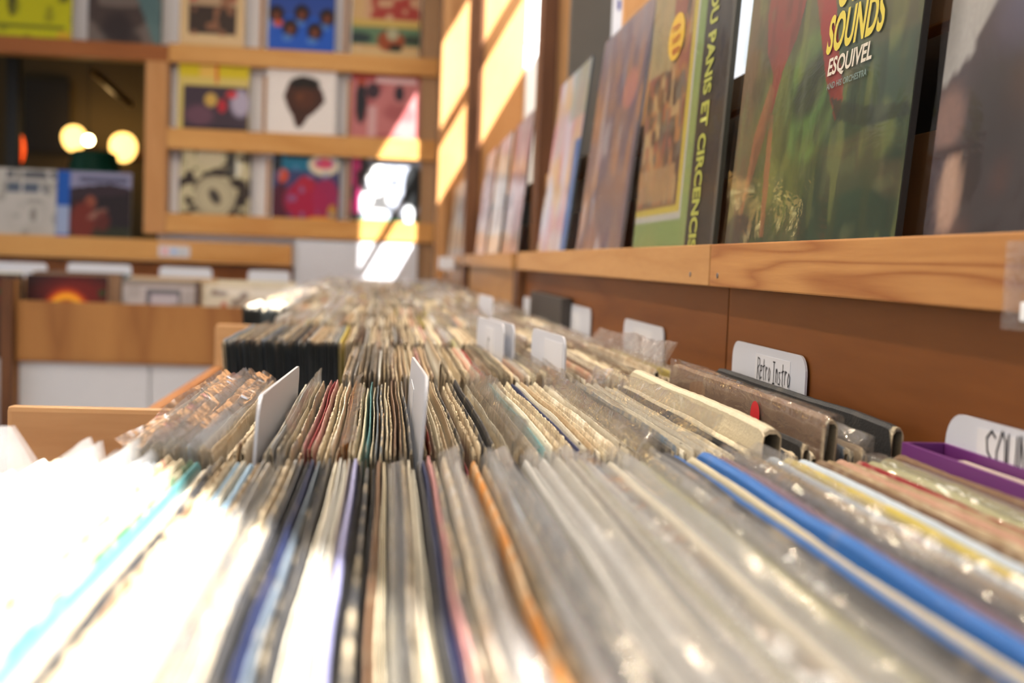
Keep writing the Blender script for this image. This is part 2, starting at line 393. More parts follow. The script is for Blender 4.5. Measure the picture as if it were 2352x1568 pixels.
def bag_geo(p, rng, n, rise, flop, over=.006):
    """film bag around the sleeve, its open top standing a little over the card"""
    L = p['y1'] - p['y0']; t = p['t']; V = []; F = []
    ys = np.linspace(0, 1, n)
    zs = [-.30, -.12, -.03, -.008, .0, .5, 1.0]; K = len(zs)
    top = rise * (.75 + .5 * vnoise(n, 1, 4, 1, rng)[:, 0]) * (.94 + .12 * vnoise(n, 1, 19, 1, rng)[:, 0])
    w1 = (vnoise(n, 1, 5, 1, rng)[:, 0] - .5); w2 = (vnoise(n, 1, 14, 1, rng)[:, 0] - .5)
    for s in (-1, 1):
        b = len(V); ws = (vnoise(n, 1, 9, 1, rng)[:, 0] - .5)
        for i in range(n):
            for k, z in enumerate(zs):
                o1 = over if k >= 3 else .0015; y = -o1 + ys[i] * (L + o1 + .0012)
                if k < 5: x = s * (t / 2 + .0004); zz = z if k < 4 else .0010
                else:
                    u = .5 if k == 5 else 1.0; x = s * (t / 2 + .0004) * (1 - .6 * u) + u * flop + u * (w1[i] * .004 + w2[i] * .0016 + ws[i] * .0012); zz = .0010 + u * top[i] * (1 - .0 * u)
                V.append((x, y, zz))
        for i in range(n - 1):
            for k in range(K - 1):
                a = b + i * K + k; F.append((a, a + 1, a + K + 1, a + K))
    # closed far side strip
    return np.array(V), F

def xf(V, p):
    a = p['lean']; ya = p.get('yaw', 0); c, s = math.cos(a), math.sin(a)      # lean > 0: top goes to +X
    x = V[:, 0] * c + V[:, 2] * s; z = -V[:, 0] * s + V[:, 2] * c; y = V[:, 1]
    x2 = x + y * math.tan(ya)
    return np.stack([x2, y, z], 1)

def make_mesh(name, V, F, C=None, smooth=False):
    me = bpy.data.meshes.new(name); me.from_pydata(V.tolist(), [], F)
    if C is not None: col_attr(me, C)
    if smooth: me.polygons.foreach_set('use_smooth', [True] * len(me.polygons))
    me.update(); return me

def build_record(p, n, seed, film_mat=None, bag_n=56):
    rng = np.random.default_rng(seed)
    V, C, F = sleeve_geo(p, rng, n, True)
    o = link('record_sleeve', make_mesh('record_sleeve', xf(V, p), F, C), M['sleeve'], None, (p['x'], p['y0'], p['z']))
    if p.get('bag'):
        V, F = bag_geo(p, rng, bag_n, p.get('rise', .010), p.get('flop', .006), p.get('over', .006))
        b = link('plastic_bag', make_mesh('plastic_bag', xf(V, p), F, None, True), film_mat or M['film'], o); b['label'] = 'clear plastic bag'
    return o

ORD = ['', 'first', 'second', 'third', 'fourth', 'fifth', 'sixth', 'seventh', 'eighth', 'ninth', 'tenth', 'eleventh', 'twelfth', 'thirteenth', 'fourteenth',
       'fifteenth', 'sixteenth', 'seventeenth', 'eighteenth', 'nineteenth', 'twentieth'] + ['twenty-' + s for s in ('first', 'second', 'third', 'fourth', 'fifth', 'sixth', 'seventh', 'eighth', 'ninth')] + ['thirtieth'] + ['thirty-' + s for s in ('first', 'second', 'third', 'fourth', 'fifth', 'sixth', 'seventh', 'eighth', 'ninth')] + ['fortieth'] + ['forty-' + s for s in ('first', 'second', 'third', 'fourth', 'fifth', 'sixth', 'seventh', 'eighth', 'ninth')]

def fill_row(row, y0, ztop, segs, rowname, nseg, lean0, lean1, filmk=None):
    """segs: list of (x start, x end at the top, [entries]) ; entry = dict(c, t, special...) ; returns placed list"""
    items = []
    for s in segs: items += s
    xs0, xs1 = items[0]['x'], items[-1]['x']
    rr = random.Random(row * 17)
    for i, it in enumerate(items):
        f = (it['x'] - xs0) / max(1e-6, xs1 - xs0)
        it['lean'] = it.get('lean', lean0 + (lean1 - lean0) * f + math.radians(rr.uniform(-.03, .03)))
        nxt = items[i + 1]['x'] - it['x'] if i + 1 < len(items) else .006
        prv = it['x'] - items[i - 1]['x'] if i else .006
        it['t'] = it.get('t') or (min(.0024, max(.0014, min(nxt, prv) * .5)) if row == 1 else min(.0042, max(.0018, min(nxt, prv) * rr.uniform(.55, .75))))
        dz = it.get('dz', rr.choice([0, 0, 0, -.001, .001, -.002, .0015, -.004]))
        it['z'] = ztop + dz + .018 * it['x']
        dy = rr.uniform(-.002, .002); it['y0'] = y0 + dy; it['y1'] = y0 + .315 + dy; it['h'] = .305 + dz
        it.setdefault('wear', rr.choice([.1, .3, .45, .6, .75]))
        it.setdefault('bag', False)
        if it['c'] in ('black', 'charcoal', 'navy'): it['wear'] *= .55; it.setdefault('f', 'black')
        base = np.array(PAL[it['c']])
        it['col'] = base * rr.uniform(.82, 1.15)
        if 'f' in it: it['face'] = np.array(PAL[it['f']])
        elif it['c'] in ('cream', 'ivory', 'white', 'tan'): it['face'] = np.array(PAL[rr.choice(['ivory', 'cream', 'white', it['c']])]) * rr.uniform(.85, 1.05)
    # neighbouring sleeves never share space: thin down pairs that stand too close
    spread = (lean1 - lean0) / max(.05, xs1 - xs0) * .31
    for _ in range(4):
        for a_, b_ in zip(items[:-1], items[1:]):
            room = (b_['x'] - a_['x']) * min(1, 1 - spread) * .95 - .0005 - .0010 * (a_['bag'] + b_['bag'])
            need = (a_['t'] + b_['t']) / 2
            if need > room:
                k = max(.35, room / need); a_['t'] = max(.0009, a_['t'] * k); b_['t'] = max(.0009, b_['t'] * k)
    for i, it in enumerate(items):
        fm = M[it.get('film', filmk or 'film')]
        it['obj'] = build_record(it, nseg, row * 1000 + i, fm)
    lm = [(i, it) for i, it in enumerate(items) if 'short' in it]
    for i, it in enumerate(items):
        o = it['obj']; o['category'] = 'record'
        o['group'] = 'record sleeves in the ' + rowname + ' bin row'
        if 'label' in it: o['label'] = it['label']; continue
        j, L = min(lm, key=lambda q: abs(q[0] - i)); k = i - j
        nm = NAMES.get(it['c'], it['c'])
        side = 'right' if k > 0 else 'left'
        bagw = 'bagged ' if it['bag'] else ''
        o['label'] = f"{bagw}{nm} sleeve, {ORD[abs(k)]} {side} of the {L['short']}, {rowname} row"
    return items

def seg(x0, x1, n, pal, bag=0.0, seed=0, **kw):
    rr = random.Random(seed); st = (x1 - x0) / n; out = []
    for i in range(n):
        d = dict(x=x0 + st * (i + .5) + rr.uniform(-.12, .12) * st, c=rr.choice(pal)); d.update(kw)
        if rr.random() < bag: d['bag'] = True; d['rise'] = rr.uniform(.002, .008); d['flop'] = rr.uniform(-.003, .003)
        out.append(d)
    return out
def one(x, c, short=None, label=None, **kw):
    d = dict(x=x, c=c); d.update(kw)
    if short: d['short'] = short; d['label'] = label
    return [d]

ZT = -.094
W_ = ['white', 'ivory', 'cream', 'white']; CR = ['cream', 'ivory', 'cream', 'tan', 'ivory']; DK = ['black', 'charcoal', 'black', 'brown']
def X1(px): return at(px, 1050, .533).x          # top position at the far end of the nearest row
def X2(px): return at(px, 1035, .553).x          # at the near end of the second row

# nearest row
ml = 'milk'
row1 = [
 seg(-.262, X1(60), 12, W_ + ['pink'], .6, 1, film=ml),
 one(X1(80), 'white', 'curled bag flap sleeve', 'white record sleeve whose bag curls up at the far left, nearest bin row', bag=True, rise=.024, flop=-.010, film=ml),
 seg(X1(95), X1(165), 4, W_, 0, 2),
 one(X1(175), 'navy', t=.0026, wear=.1, f='slate'),
 seg(X1(190), X1(370), 9, ['white', 'paleblue', 'ivory'], .8, 3, film=ml),
 one(X1(388), 'red', 'red edged sleeve', 'white record sleeve with a bright red edge, nearest bin row', f='white', wear=.75, t=.0016),
 seg(X1(398), X1(428), 2, ['cream'], 0, 4),
 one(X1(440), 'green', 'green edged sleeve', 'record sleeve with a green edge beside a teal one, nearest bin row', wear=.5, t=.0014, f='white'),
 one(X1(456), 'teal', 'teal edged sleeve', 'teal record sleeve half in sunlight, nearest bin row', wear=.08, t=.0016, f='white'),
 seg(X1(466), X1(492), 2, ['grey', 'ivory'], 0, 5),
 seg(X1(496), X1(528), 3, ['charcoal', 'grey', 'brown'], 0, 6),
 one(X1(538), 'cream'), one(X1(550), 'lightblue', 'left light blue sleeve', 'light blue record sleeve, left of two close together, nearest bin row', wear=.05, t=.003),
 one(X1(562), 'ivory'), one(X1(578), 'lightblue', 'right light blue sleeve', 'light blue record sleeve, right of two close together, nearest bin row', wear=.1, t=.0034),
 seg(X1(590), X1(625), 3, ['tan', 'white', 'grey'], 0, 7),
 one(X1(645), 'grey', 'grey bag standing high', 'record sleeve in a bag that stands high before the tilted divider, nearest bin row', bag=True, rise=0.0076, flop=0.0018, film=ml, f='white'),
 one(X1(665), 'ivory', wear=.9), one(X1(680), 'grey', wear=.5), one(X1(694), 'charcoal', wear=.3), one(X1(707), 'black'), one(X1(720), 'navy', 'brownish navy sleeve', 'dark navy record sleeve among brown and black ones, nearest bin row', wear=.2),
 one(X1(733), 'slate', wear=.2), one(X1(746), 'black'), one(X1(757), 'charcoal', wear=.3),
 seg(X1(766), X1(806), 4, ['white', 'ivory'], 0, 8, wear=.1),
 one(X1(815), 'lilac', 'lilac edged sleeve', 'record sleeve with a lilac blue edge, nearest bin row', wear=.05, t=.003),
 one(X1(829), 'black', wear=.3), one(X1(842), 'charcoal', 'scuffed charcoal sleeve', 'thick charcoal record sleeve with a scuffed pale edge, nearest bin row', wear=.75, t=.0045), one(X1(857), 'black', wear=.2),
 one(X1(868), 'brown', wear=.3), one(X1(880), 'cream', wear=.1), one(X1(894), 'grey', bag=True, rise=0.0015, film=ml), one(X1(908), 'black', wear=.05),
 one(X1(921), 'cream', 'glinting bagged cream sleeve', 'cream record sleeve in a shiny tight bag, nearest bin row', bag=True, rise=0.0015, flop=0), one(X1(935), 'ivory', wear=.1), one(X1(946), 'ivory', wear=.1),
 one(X1(957), 'charcoal', wear=.1), one(X1(968), 'navy', 'dark navy sleeve', 'dark navy record sleeve just before the upright divider, nearest bin row', wear=.05), one(X1(981), 'pink', f='navy', wear=.3), one(X1(993), 'grey'),
 one(X1(1015), 'white', bag=True, rise=0.0046, film=ml, t=.0030), one(X1(1045), 'white', bag=True, rise=0.0057, film=ml, flop=-0.0030),
 one(X1(1083), 'orange', 'orange edged sleeve', 'record sleeve with an orange edge between grey bags, nearest bin row', wear=.5, t=.0022, f='brown'),
 one(X1(1108), 'white', bag=True, rise=0.0068, film=ml, flop=0.0018), one(X1(1125), 'paleblue', bag=True, rise=0.0046, film=ml),
 one(X1(1143), 'black', 'leftmost of the worn black sleeves', 'worn black record sleeve, leftmost of four right of the grey bags, nearest bin row', wear=.5, t=.0024), one(X1(1155), 'charcoal', wear=.8, t=.0022), one(X1(1166), 'black', wear=.7, t=.0022), one(X1(1178), 'black', wear=.5, t=.003, f='olive'),
 one(X1(1200), 'white', bag=True, rise=.005, film=ml, wear=.05), one(X1(1222), 'white', wear=.05, dz=-.003), one(X1(1243), 'white', bag=True, rise=.006, film=ml, flop=.003, wear=.05), one(X1(1275), 'ivory', bag=True, rise=.004, film=ml, wear=.05),
 one(X1(1293), 'charcoal', 'thin charcoal sleeve between bags', 'thin charcoal record sleeve between milky bags, nearest bin row', wear=.3, t=.002), one(X1(1304), 'ivory', wear=.3), one(X1(1325), 'olive', bag=True, rise=.003, t=.003, f='olive', wear=.1), one(X1(1346), 'white', t=.003, wear=.05, f='white'), one(X1(1364), 'slate', t=.0018, wear=.1, dz=-.003),
 one(X1(1394), 'ivory', bag=True, rise=.006, film=ml, t=.0026, flop=.003, wear=.05, f='white'), one(X1(1430), 'white', bag=True, rise=.005, film=ml, flop=.003, t=.0026, wear=.05), one(X1(1462), 'olive', bag=True, rise=.004, flop=.003, t=.0024, wear=.05, f='ivory'), one(X1(1494), 'grey', bag=True, rise=.002, film=ml, flop=.002, f='ivory', wear=.1),
 one(X1(1521), 'charcoal', 'scuffed black sleeve', 'scuffed black record sleeve just left of the blue ones, nearest bin row', wear=.45, t=.004, f='black', dz=.0045), one(X1(1542), 'blue', 'slim blue sleeve', 'slim blue record sleeve beside the scuffed black one, nearest bin row', wear=.08, t=.0030, f='blue', dz=.003), one(X1(1560), 'green', wear=.1, t=.002, f='blue', dz=-.001),
 one(X1(1580), 'cream', wear=.05, t=.0026, f='cream', dz=.001), one(X1(1607), 'blue', 'thick bright blue sleeve', 'thick bright blue record sleeve, widest blue edge, nearest bin row', wear=.1, t=.0062, f='blue', dz=.005),
 one(X1(1650), 'mauve', 'mauve bagged sleeve', 'mauve record sleeve in a loose wide bag, nearest bin row', bag=True, rise=.004, flop=.003, t=.003, f='mauve', dz=.002, wear=.1), one(X1(1690), 'charcoal', bag=True, rise=.004, flop=.002, f='slate', wear=.1, dz=.002), one(X1(1722), 'tan', bag=True, rise=.004, flop=.002, wear=.2, dz=.002),
 one(X1(1765), 'paleblue', t=.0036, wear=.05, f='paleblue', dz=.001), one(X1(1802), 'yellow', 'yellow edged sleeve', 'record sleeve with a ragged yellow edge, nearest bin row', wear=.4, f='mauve', dz=.001), one(X1(1832), 'paleblue', t=.004, wear=.05, f='salmon', dz=.001),
 one(X1(1872), 'brown', wear=.3, dz=0.0), one(X1(1892), 'tan', wear=.5, dz=0.0), one(X1(1918), 'salmon', 'salmon edged sleeve', 'salmon coloured record sleeve with ragged edge, nearest bin row', wear=.2, t=.003, dz=0.0, f='salmon'), one(X1(1942), 'tan', wear=.5, dz=0.0), one(X1(1965), 'red', f='salmon', wear=.3, t=.0018, dz=0.0),
 one(X1(1995), 'olive', bag=True, rise=.002, t=.004, f='olive', dz=0.0, wear=.05), one(X1(2028), 'olive', t=.003, wear=.1, dz=.001, f='olive'), one(X1(2056), 'brown', 'rightmost brown sleeve', 'brown record sleeve next to the purple box, nearest bin row', wear=.2, dz=.003, f='brown'),
]
items1 = fill_row(1, .218, ZT, row1, 'nearest', 60, math.radians(-9), math.radians(8), None)

# second row
row2 = [
 one(X2(285), 'ivory', 'leftmost sleeve of the second row', 'ivory record sleeve at the left end of the second bin row', wear=.1, t=.003, dz=.002),
 [dict(x=X2(310 + 29 * i), c=c, bag=True, film='flat', rise=r*.55, flop=-0.0048, t=.0034, over=.012) for i, (c, r) in enumerate([('tan', .010), ('grey', .012), ('ivory', .010), ('tan', .014), ('paleblue', .014), ('ivory', .010), ('tan', .012)])],
 one(X2(520), 'cream', wear=.9), one(X2(538), 'brown', wear=.8), one(X2(555), 'tan', 'ragged tan sleeve', 'ragged tan record sleeve just left of the tilted divider, second bin row', wear=.9),
 seg(X2(598), X2(690), 6, ['cream', 'grey', 'brown', 'ivory'], .1, 21),
 one(X2(694), 'pink', wear=.3), one(X2(706), 'red', 'dark red edged sleeve', 'dark red record sleeve between cream ones, second bin row', wear=.15, f='red'), one(X2(716), 'pink', wear=.4),
 seg(X2(722), X2(768), 3, ['cream', 'ivory'], 0, 22), one(X2(772), 'brown', wear=.6),
 one(X2(784), 'orange', 'orange sleeve in a ragged wrapper', 'orange record sleeve in a ragged wrapper, second bin row', wear=.05, t=.003, bag=True, rise=0.0030, dz=.002),
 seg(X2(792), X2(832), 3, ['cream', 'ivory'], 0, 23),
 one(X2(840), 'teal', 'teal sleeve', 'teal record sleeve, brighter of two left of the upright divider, second bin row', wear=.1), one(X2(851), 'cream', wear=.3), one(X2(862), 'slate', wear=.2),
 seg(X2(868), X2(950), 7, ['brown', 'cream', 'charcoal', 'tan', 'slate'], 0, 24),
 seg(X2(972), X2(1060), 8, ['cream', 'ivory', 'cream', 'red', 'tan'], 0, 25),
 one(X2(1066), 'charcoal', wear=.8), one(X2(1078), 'red', 'red faced sleeve', 'record sleeve with a deep red face low between ragged ones, second bin row', f='red', wear=.1, dz=-.012), one(X2(1092), 'tan', wear=.9, f='brown'),
 one(X2(1104), 'brown', wear=.9), one(X2(1118), 'charcoal', wear=.8), one(X2(1134), 'black', 'black sleeve with ragged edge', 'thick black record sleeve with a frayed edge, second bin row', wear=.35, t=.0045, dz=.003, f='black'), one(X2(1152), 'tan', wear=.95, f='ivory'),
 one(X2(1172), 'ivory', 'crumpled bag sleeve', 'record sleeve in a crumpled shiny bag right of the frayed black one, second bin row', bag=True, rise=.017, flop=.006, over=.016, t=.0035),
 one(X2(1192), 'tan', wear=.6), one(X2(1206), 'tan', bag=True, rise=0.0060, flop=0.0048, over=.01), one(X2(1222), 'cream', wear=.5), one(X2(1236), 'cream', wear=.2),
 one(X2(1254), 'teal', 'wide teal sleeve', 'wide teal record sleeve in the middle of the second bin row', t=.0045, wear=.1, f='teal'),
 one(X2(1272), 'ivory', wear=.2), one(X2(1288), 'cream', wear=.8), one(X2(1302), 'brown', wear=.5), one(X2(1316), 'cream', wear=.7),
 one(X2(1334), 'navy', 'navy sleeve among creams', 'dark navy record sleeve among cream ones, second bin row', wear=.1, t=.004), one(X2(1350), 'ivory', wear=.1), one(X2(1366), 'tan', wear=.3, t=.004),
 seg(X2(1374), X2(1440), 4, ['cream', 'ivory'], 0, 27), one(X2(1450), 'ivory', 'long clear bag sleeve', 'ivory record sleeve under a long clear bag, second bin row', bag=True, rise=.011, flop=0.0048, over=.012, t=.0036),
 seg(X2(1465), X2(1535), 4, ['ivory', 'cream', 'white'], .2, 28),
 one(X2(1548), 'charcoal', wear=.3), one(X2(1562), 'slate', wear=.5), one(X2(1578), 'ivory', wear=.2, t=.004),
 one(X2(1600), 'ivory', 'rippled bag sleeve', 'ivory record sleeve in a tall rippled bag, second bin row', bag=True, rise=.016, flop=0.0056, over=.012, t=.004),
 one(X2(1625), 'ivory', wear=.1, t=.004), seg(X2(1638), X2(1705), 4, ['ivory', 'cream', 'white'], 0, 29, wear=.1), one(X2(1712), 'black', wear=.3),
 one(X2(1730), 'cream', wear=.2, t=.004),
]
items2 = fill_row(2, .553, ZT, row2, 'second', 96, math.radians(-8), math.radians(8))
row2b = [
 one(X2(1772), 'cream', 'tall cream box sleeve', 'thick cream box sleeve standing tall with tan worn rim, second bin row', t=.010, wear=.3, dz=.012, f='cream', wave=.0005),
 one(X2(1812), 'charcoal', wear=.4, t=.003), one(X2(1830), 'tan', wear=.8, t=.004), one(X2(1852), 'black', 'glossy black sleeve', 'slim glossy black record sleeve behind the cream box sleeve, second bin row', wear=.1, t=.004, dz=.004, f='black'),
 one(X2(1872), 'ivory', wear=.6, t=.004),
 one(X2(1905), 'brown', 'tall brown sleeve with red sticker', 'tall brown record sleeve with a round red sticker, second bin row', t=.007, wear=.25, dz=.017, f='brown', bag=True, rise=.002, flop=0, wave=.0005),
 one(X2(1940), 'slate', wear=.3, t=.004), one(X2(1962), 'tan', wear=.6, t=.0045, bag=True, rise=.010, flop=.005, over=.004), one(X2(1985), 'tan', wear=.4, t=.005, bag=True, rise=.006, flop=.004),
 one(.2655, 'black', 'tall black sleeve by the plywood', 'tall black record sleeve with frayed edge against the plywood, second bin row', t=.0065, wear=.12, dz=.013, f='black', wave=.0006),
]
items2b = fill_row(21, .553, ZT, row2b, 'second', 64, math.radians(3), math.radians(1))

# red sticker on the tall brown sleeve
br = [it for it in items2b if 'red sticker' in it.get('label', '')][0]
bm = bmesh.new(); bmesh.ops.create_circle(bm, cap_ends=True, segments=28, radius=.0085, matrix=Matrix.Translation((-.0052, .105, -.013)) @ Matrix.Rotation(math.radians(90), 4, 'Y'))
st = bm_obj('round_sticker', bm, plain('red_sticker', (.62, .02, .03), .4), br['obj']); st['label'] = 'round red sticker'

# third and fourth rows
def X3(px, py, d): return at(px, py, d).x
row3 = [
 seg(X3(785, 870, .913), X3(868, 870, .913), 7, ['tan', 'grey', 'cream', 'charcoal'], .6, 31),
 one(X3(872, 870, .913), 'white', 'white sleeve by the gap', 'bright white record sleeve near the left end of the third bin row', wear=.05, t=.003),
 seg(X3(880, 870, .913), X3(1000, 870, .913), 12, ['cream', 'tan', 'brown', 'pink', 'ivory'], .2, 32),
 one(X3(1012, 870, .913), 'tan', 'tan card standing up', 'tan record sleeve standing a little high, third bin row', wear=.2, t=.003, dz=.012),
 seg(X3(1020, 870, .913), X3(1085, 870, .913), 6, ['grey', 'tan', 'cream'], .3, 33),
 one(X3(1092, 870, .913), 'salmon', 'salmon sleeve', 'salmon red record sleeve left of a red edged one, third bin row', wear=.1, t=.0035), one(X3(1104, 870, .913), 'ivory'), one(X3(1116, 870, .913), 'red', 'red edged sleeve', 'record sleeve with a thin red edge, third bin row', f='pink', wear=.1, t=.002),
 seg(X3(1125, 870, .913), X3(1290, 870, .913), 13, ['tan', 'cream', 'grey', 'salmon', 'ivory'], .45, 34),
 seg(X3(1312, 870, .913), X3(1500, 870, .913), 13, ['tan', 'cream', 'ivory', 'brown', 'salmon'], .45, 35),
 one(X3(1512, 870, .913), 'tan', 'high bag near the plywood', 'tan record sleeve in a high bag near the plywood, third bin row', bag=True, rise=.02, flop=.01, dz=.006, t=.0045),
 seg(X3(1525, 870, .913), X3(1610, 870, .913), 4, ['tan', 'cream', 'yellow'], .5, 36),
]
items3 = fill_row(3, .915, ZT, row3, 'third', 30, math.radians(-2), math.radians(7), 'spark')
row4 = [
 one(X3(512, 775, 1.275), 'slate', 'leftmost dark sleeve', 'dark slate record sleeve at the left end of the fourth bin row', f='black', wear=.3, t=.003),
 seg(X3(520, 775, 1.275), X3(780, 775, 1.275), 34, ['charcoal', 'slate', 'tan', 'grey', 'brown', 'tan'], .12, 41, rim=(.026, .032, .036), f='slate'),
 one(X3(783, 775, 1.275), 'yellow', 'yellow ochre sleeve', 'ochre yellow record sleeve right of the dark ones, fourth bin row', wear=.1, t=.0025),
 seg(X3(792, 775, 1.275), X3(1040, 775, 1.275), 24, ['tan', 'cream', 'ivory', 'pink', 'brown', 'grey'], .3, 42),
 one(X3(1050, 775, 1.275), 'olive', 'olive green sleeve', 'olive green record sleeve in the middle of the fourth bin row', wear=.05, t=.0035),
 seg(X3(1062, 775, 1.275), X3(1385, 775, 1.275), 30, ['tan', 'cream', 'ivory', 'salmon', 'brown'], .4, 43),
]
items4 = fill_row(4, 1.275, ZT, row4, 'fourth', 20, math.radians(-5), math.radians(5), 'spark')

# all further rows as one mass
Vs, Cs, Fs, MI = [], [], [], []; off = 0
rr = random.Random(99)
BagV = []
for r, y0 in enumerate([1.617, 1.972, 2.334, 2.677, 3.032, 3.394, 3.737, 4.092, 4.454, 4.797]):
    x = -.24 if r > 0 else -.15
    while x < .262:
        f = (x + .24) / .5
        dark = r == 1 and x < -.16
        c = rr.choice(['white', 'grey', 'ivory'] if dark else ['tan', 'cream', 'ivory', 'white', 'grey', 'cream', 'salmon', 'brown', 'ivory', 'yellow' if rr.random() < .2 else 'tan'])
        p = dict(y0=y0, y1=y0 + .315, h=.30, t=rr.uniform(.0024, .004), lean=math.radians(-5 + 10 * f), col=np.array(PAL[c]), wear=rr.random() * .7, wave=.001)
        if dark: p['rim'] = (.03, .035, .035); p['face'] = np.array(PAL['charcoal'])
        rng = np.random.default_rng(rr.randint(0, 9 ** 9))
        V, C, F = sleeve_geo(p, rng, 7, True); V = xf(V, p) + np.array((x, y0, ZT + rr.uniform(-.005, .004)))
        Vs.append(V); Cs.append(C); Fs += [tuple(i + off for i in f_) for f_ in F]; MI += [0] * len(F); off += len(V)
        if rr.random() < .5 and not dark:
            V, F = bag_geo(p, rng, 14, rr.uniform(.003, .010), rr.uniform(-.004, .004)); V = xf(V, p) + np.array((x, y0, ZT))
            Vs.append(V); Cs.append(np.ones((len(V), 3)) * .8); Fs += [tuple(i + off for i in f_) for f_ in F]; MI += [1] * len(F); off += len(V)
        x += rr.uniform(.0042, .0062)
me = make_mesh('record_sleeves', np.concatenate(Vs), Fs, np.concatenate(Cs)); me.polygons.foreach_set('material_index', MI)
mass = link('record_sleeves', me, [M['sleeve'], M['spark']])
tag(mass, 'dense mass of record sleeves filling the far bins towards the end wall', 'records', kind='stuff')

# ------------------------------------------------------------------ bins and counter
for k, (ya, yb, nm) in enumerate([(-.17, .888, 'nearest wooden record bin under the two sunlit front rows'), (.890, 1.948, 'second wooden record bin, half empty at its left side'),
                                  (1.950, 3.008, 'third wooden record bin, behind the half empty one'), (3.010, 4.068, 'fourth wooden record bin, next before the last'), (4.070, 5.16, 'last wooden record bin, against the end wall')]):
    b = empty('record_bin', (0, ya, -.43), (0, 0, 0), nm, 'bin', 'record bins on the long counter')
    L = yb - ya
    x0 = -.282
    if k != 0:
        box('front_panel', x0, .278, 0, .012, 0, .305, M['bin'], b, .004)
    box('back_panel', x0 + .004, .278, L - .012, L, 0, .309, M['bin'], b, .004)
    box('side_board', x0, x0 + .018, .0125, L - .0145, 0, .238, M['biny'], b, .003)
    box('bottom_board', x0 + .019, .278, .0125, L - .0145, 0, .012, M['biny'], b)
    for j in (1, 2):
        yy = [0, .350, .706][j]
        if k == 0: yy = [.0, .373, .7085][j]
        box('divider_board', x0 + .019, .278, yy - .004 + .004, yy + .006, .0125, .20, M['biny'], b)
cb = empty('long_counter', (0, 2.5, -1.0), (0, 0, 0), 'long white counter base that carries the row of record bins', 'counter')
box('counter_body', -.27, .27, -2.66, 2.68, .08, .548, M['white'], cb); box('counter_top', -.29, .278, -2.67, 2.7, .55, .569, M['biny'], cb); box('plinth', -.22, .27, -2.6, 2.65, 0, .079, M['black'], cb)

# ------------------------------------------------------------------ divider cards
def card_mesh(w, h, t, r, skew=0.0):
    bm = bmesh.new(); pts = [(0, 0), (w, 0)]
    for k in range(7):
        a = math.pi / 2 * k / 6; pts.append((w - r + r * math.cos(a), h - r + r * math.sin(a) + skew))
    for k in range(7):
        a = math.pi / 2 + math.pi / 2 * k / 6; pts.append((r + r * math.cos(a), h - r + r * math.sin(a)))
    f = bm.faces.new([bm.verts.new((x, 0, z)) for x, z in pts])
    e = bmesh.ops.extrude_face_region(bm, geom=[f]); bmesh.ops.translate(bm, verts=[v for v in e['geom'] if isinstance(v, bmesh.types.BMVert)], vec=(0, t, 0))
    bmesh.ops.recalc_face_normals(bm, faces=bm.faces[:])
    return bm

def divider(x, yfar, ynear, ztop, zbot, label, yaw=0, lean=0, text=None, tx=.03, paper=None, skew=0, mirror=False, r=.012, ht=.014, adv=.0085, th=.0011):
    """white card standing between sleeves, face towards the aisle (-X); local +X runs from the far end towards the camera"""
    w = yfar - ynear; h = ztop - zbot
    bm = card_mesh(w, h, .0016, r, skew)
    o = bm_obj('divider_card', bm, M['card'], None, (x, yfar, zbot), (-lean, 0, -math.pi / 2 + yaw))
    tag(o, label, 'divider', 'white divider cards between the records')
    if paper:
        bm = bmesh.new(); bm_box(bm, paper[0], paper[1], -.0003, 0, h - paper[3], h - paper[2], 0); p = bm_obj('paper_label', bm, M['label'], o); p['label'] = 'pasted white paper label'
    if text: handwriting('handwriting', text, tx, h - .0235 if text.startswith('Retro') else (h - .027 if text == 'SOUND' else h - paper[3] + .006), adv, ht, th, o)
    return o

divider(.2775, .875, .717, -.0545, -.19, 'white divider card lettered Retro Instro against the plywood', text='Retro Instro', tx=.063, paper=(.057, .130, .006, .05), r=.013, ht=.0155, adv=.0060, th=.0009)
divider(.2775, .527, .34, -.0645, -.19, 'white divider card with tall marker lettering by the purple box', text='SOUND', tx=.038, paper=(.030, .15, .004, .05), r=.015, ht=.024, adv=.0094, th=.0012, lean=0)
divider(-.063, .81, .547, -.0775, -.15, 'tall white divider card tilted in the left of the second row', skew=.009, lean=math.radians(3), r=.012)
divider(.0165, .81, .547, -.0685, -.15, 'white divider card seen nearly edge-on in the middle second row', skew=.011, lean=math.radians(3), r=.014, text='AM', tx=.06, paper=(.05, .11, .012, .05), ht=.014, adv=.009)
divider(.1033, 1.2477, 1.088, -.060, -.19, 'left card of the close pair of white dividers, third row', yaw=math.radians(4.5), text='C', tx=.075, paper=(.06, .11, .008, .04), ht=.016, adv=.010, th=.0022)
divider(.1135, 1.236, 1.084, -.060, -.19, 'right card of the close pair of white dividers, third row', yaw=math.radians(4.5))
divider(.1388, 1.0526, .924, -.060, -.19, 'white divider card with small writing right of the pair, third row', yaw=math.radians(5), text='Io', tx=.07, paper=(.055, .122, .006, .05), ht=.012, adv=.009, th=.0012)
divider(.2775, 1.29, 1.103, -.059, -.19, 'white divider card against the plywood behind the third row', text='D', tx=.085, paper=(.06, .14, .008, .04), ht=.018, adv=.012, th=.003)
divider(.2775, 1.735, 1.508, -.058, -.19, 'blank looking white divider card against plywood, second farthest', text='t', tx=.09, paper=(.07, .15, .01, .04), ht=.014, adv=.01)
divider(.1737, 2.086, 1.93, -.060, -.19, 'pale divider card standing alone in the fifth row', yaw=math.radians(4))
divider(.2775, 2.25, 2.13, -.066, -.19, 'farthest pale divider card, by the dark upright')
o = box('dark_record_box', .262, .279, 1.663, 2.03, -.20, -.050, plain('dark_box', (.035, .028, .024), .6)); tag(o, 'dark boxed set standing against the plywood near the dark upright', 'box')

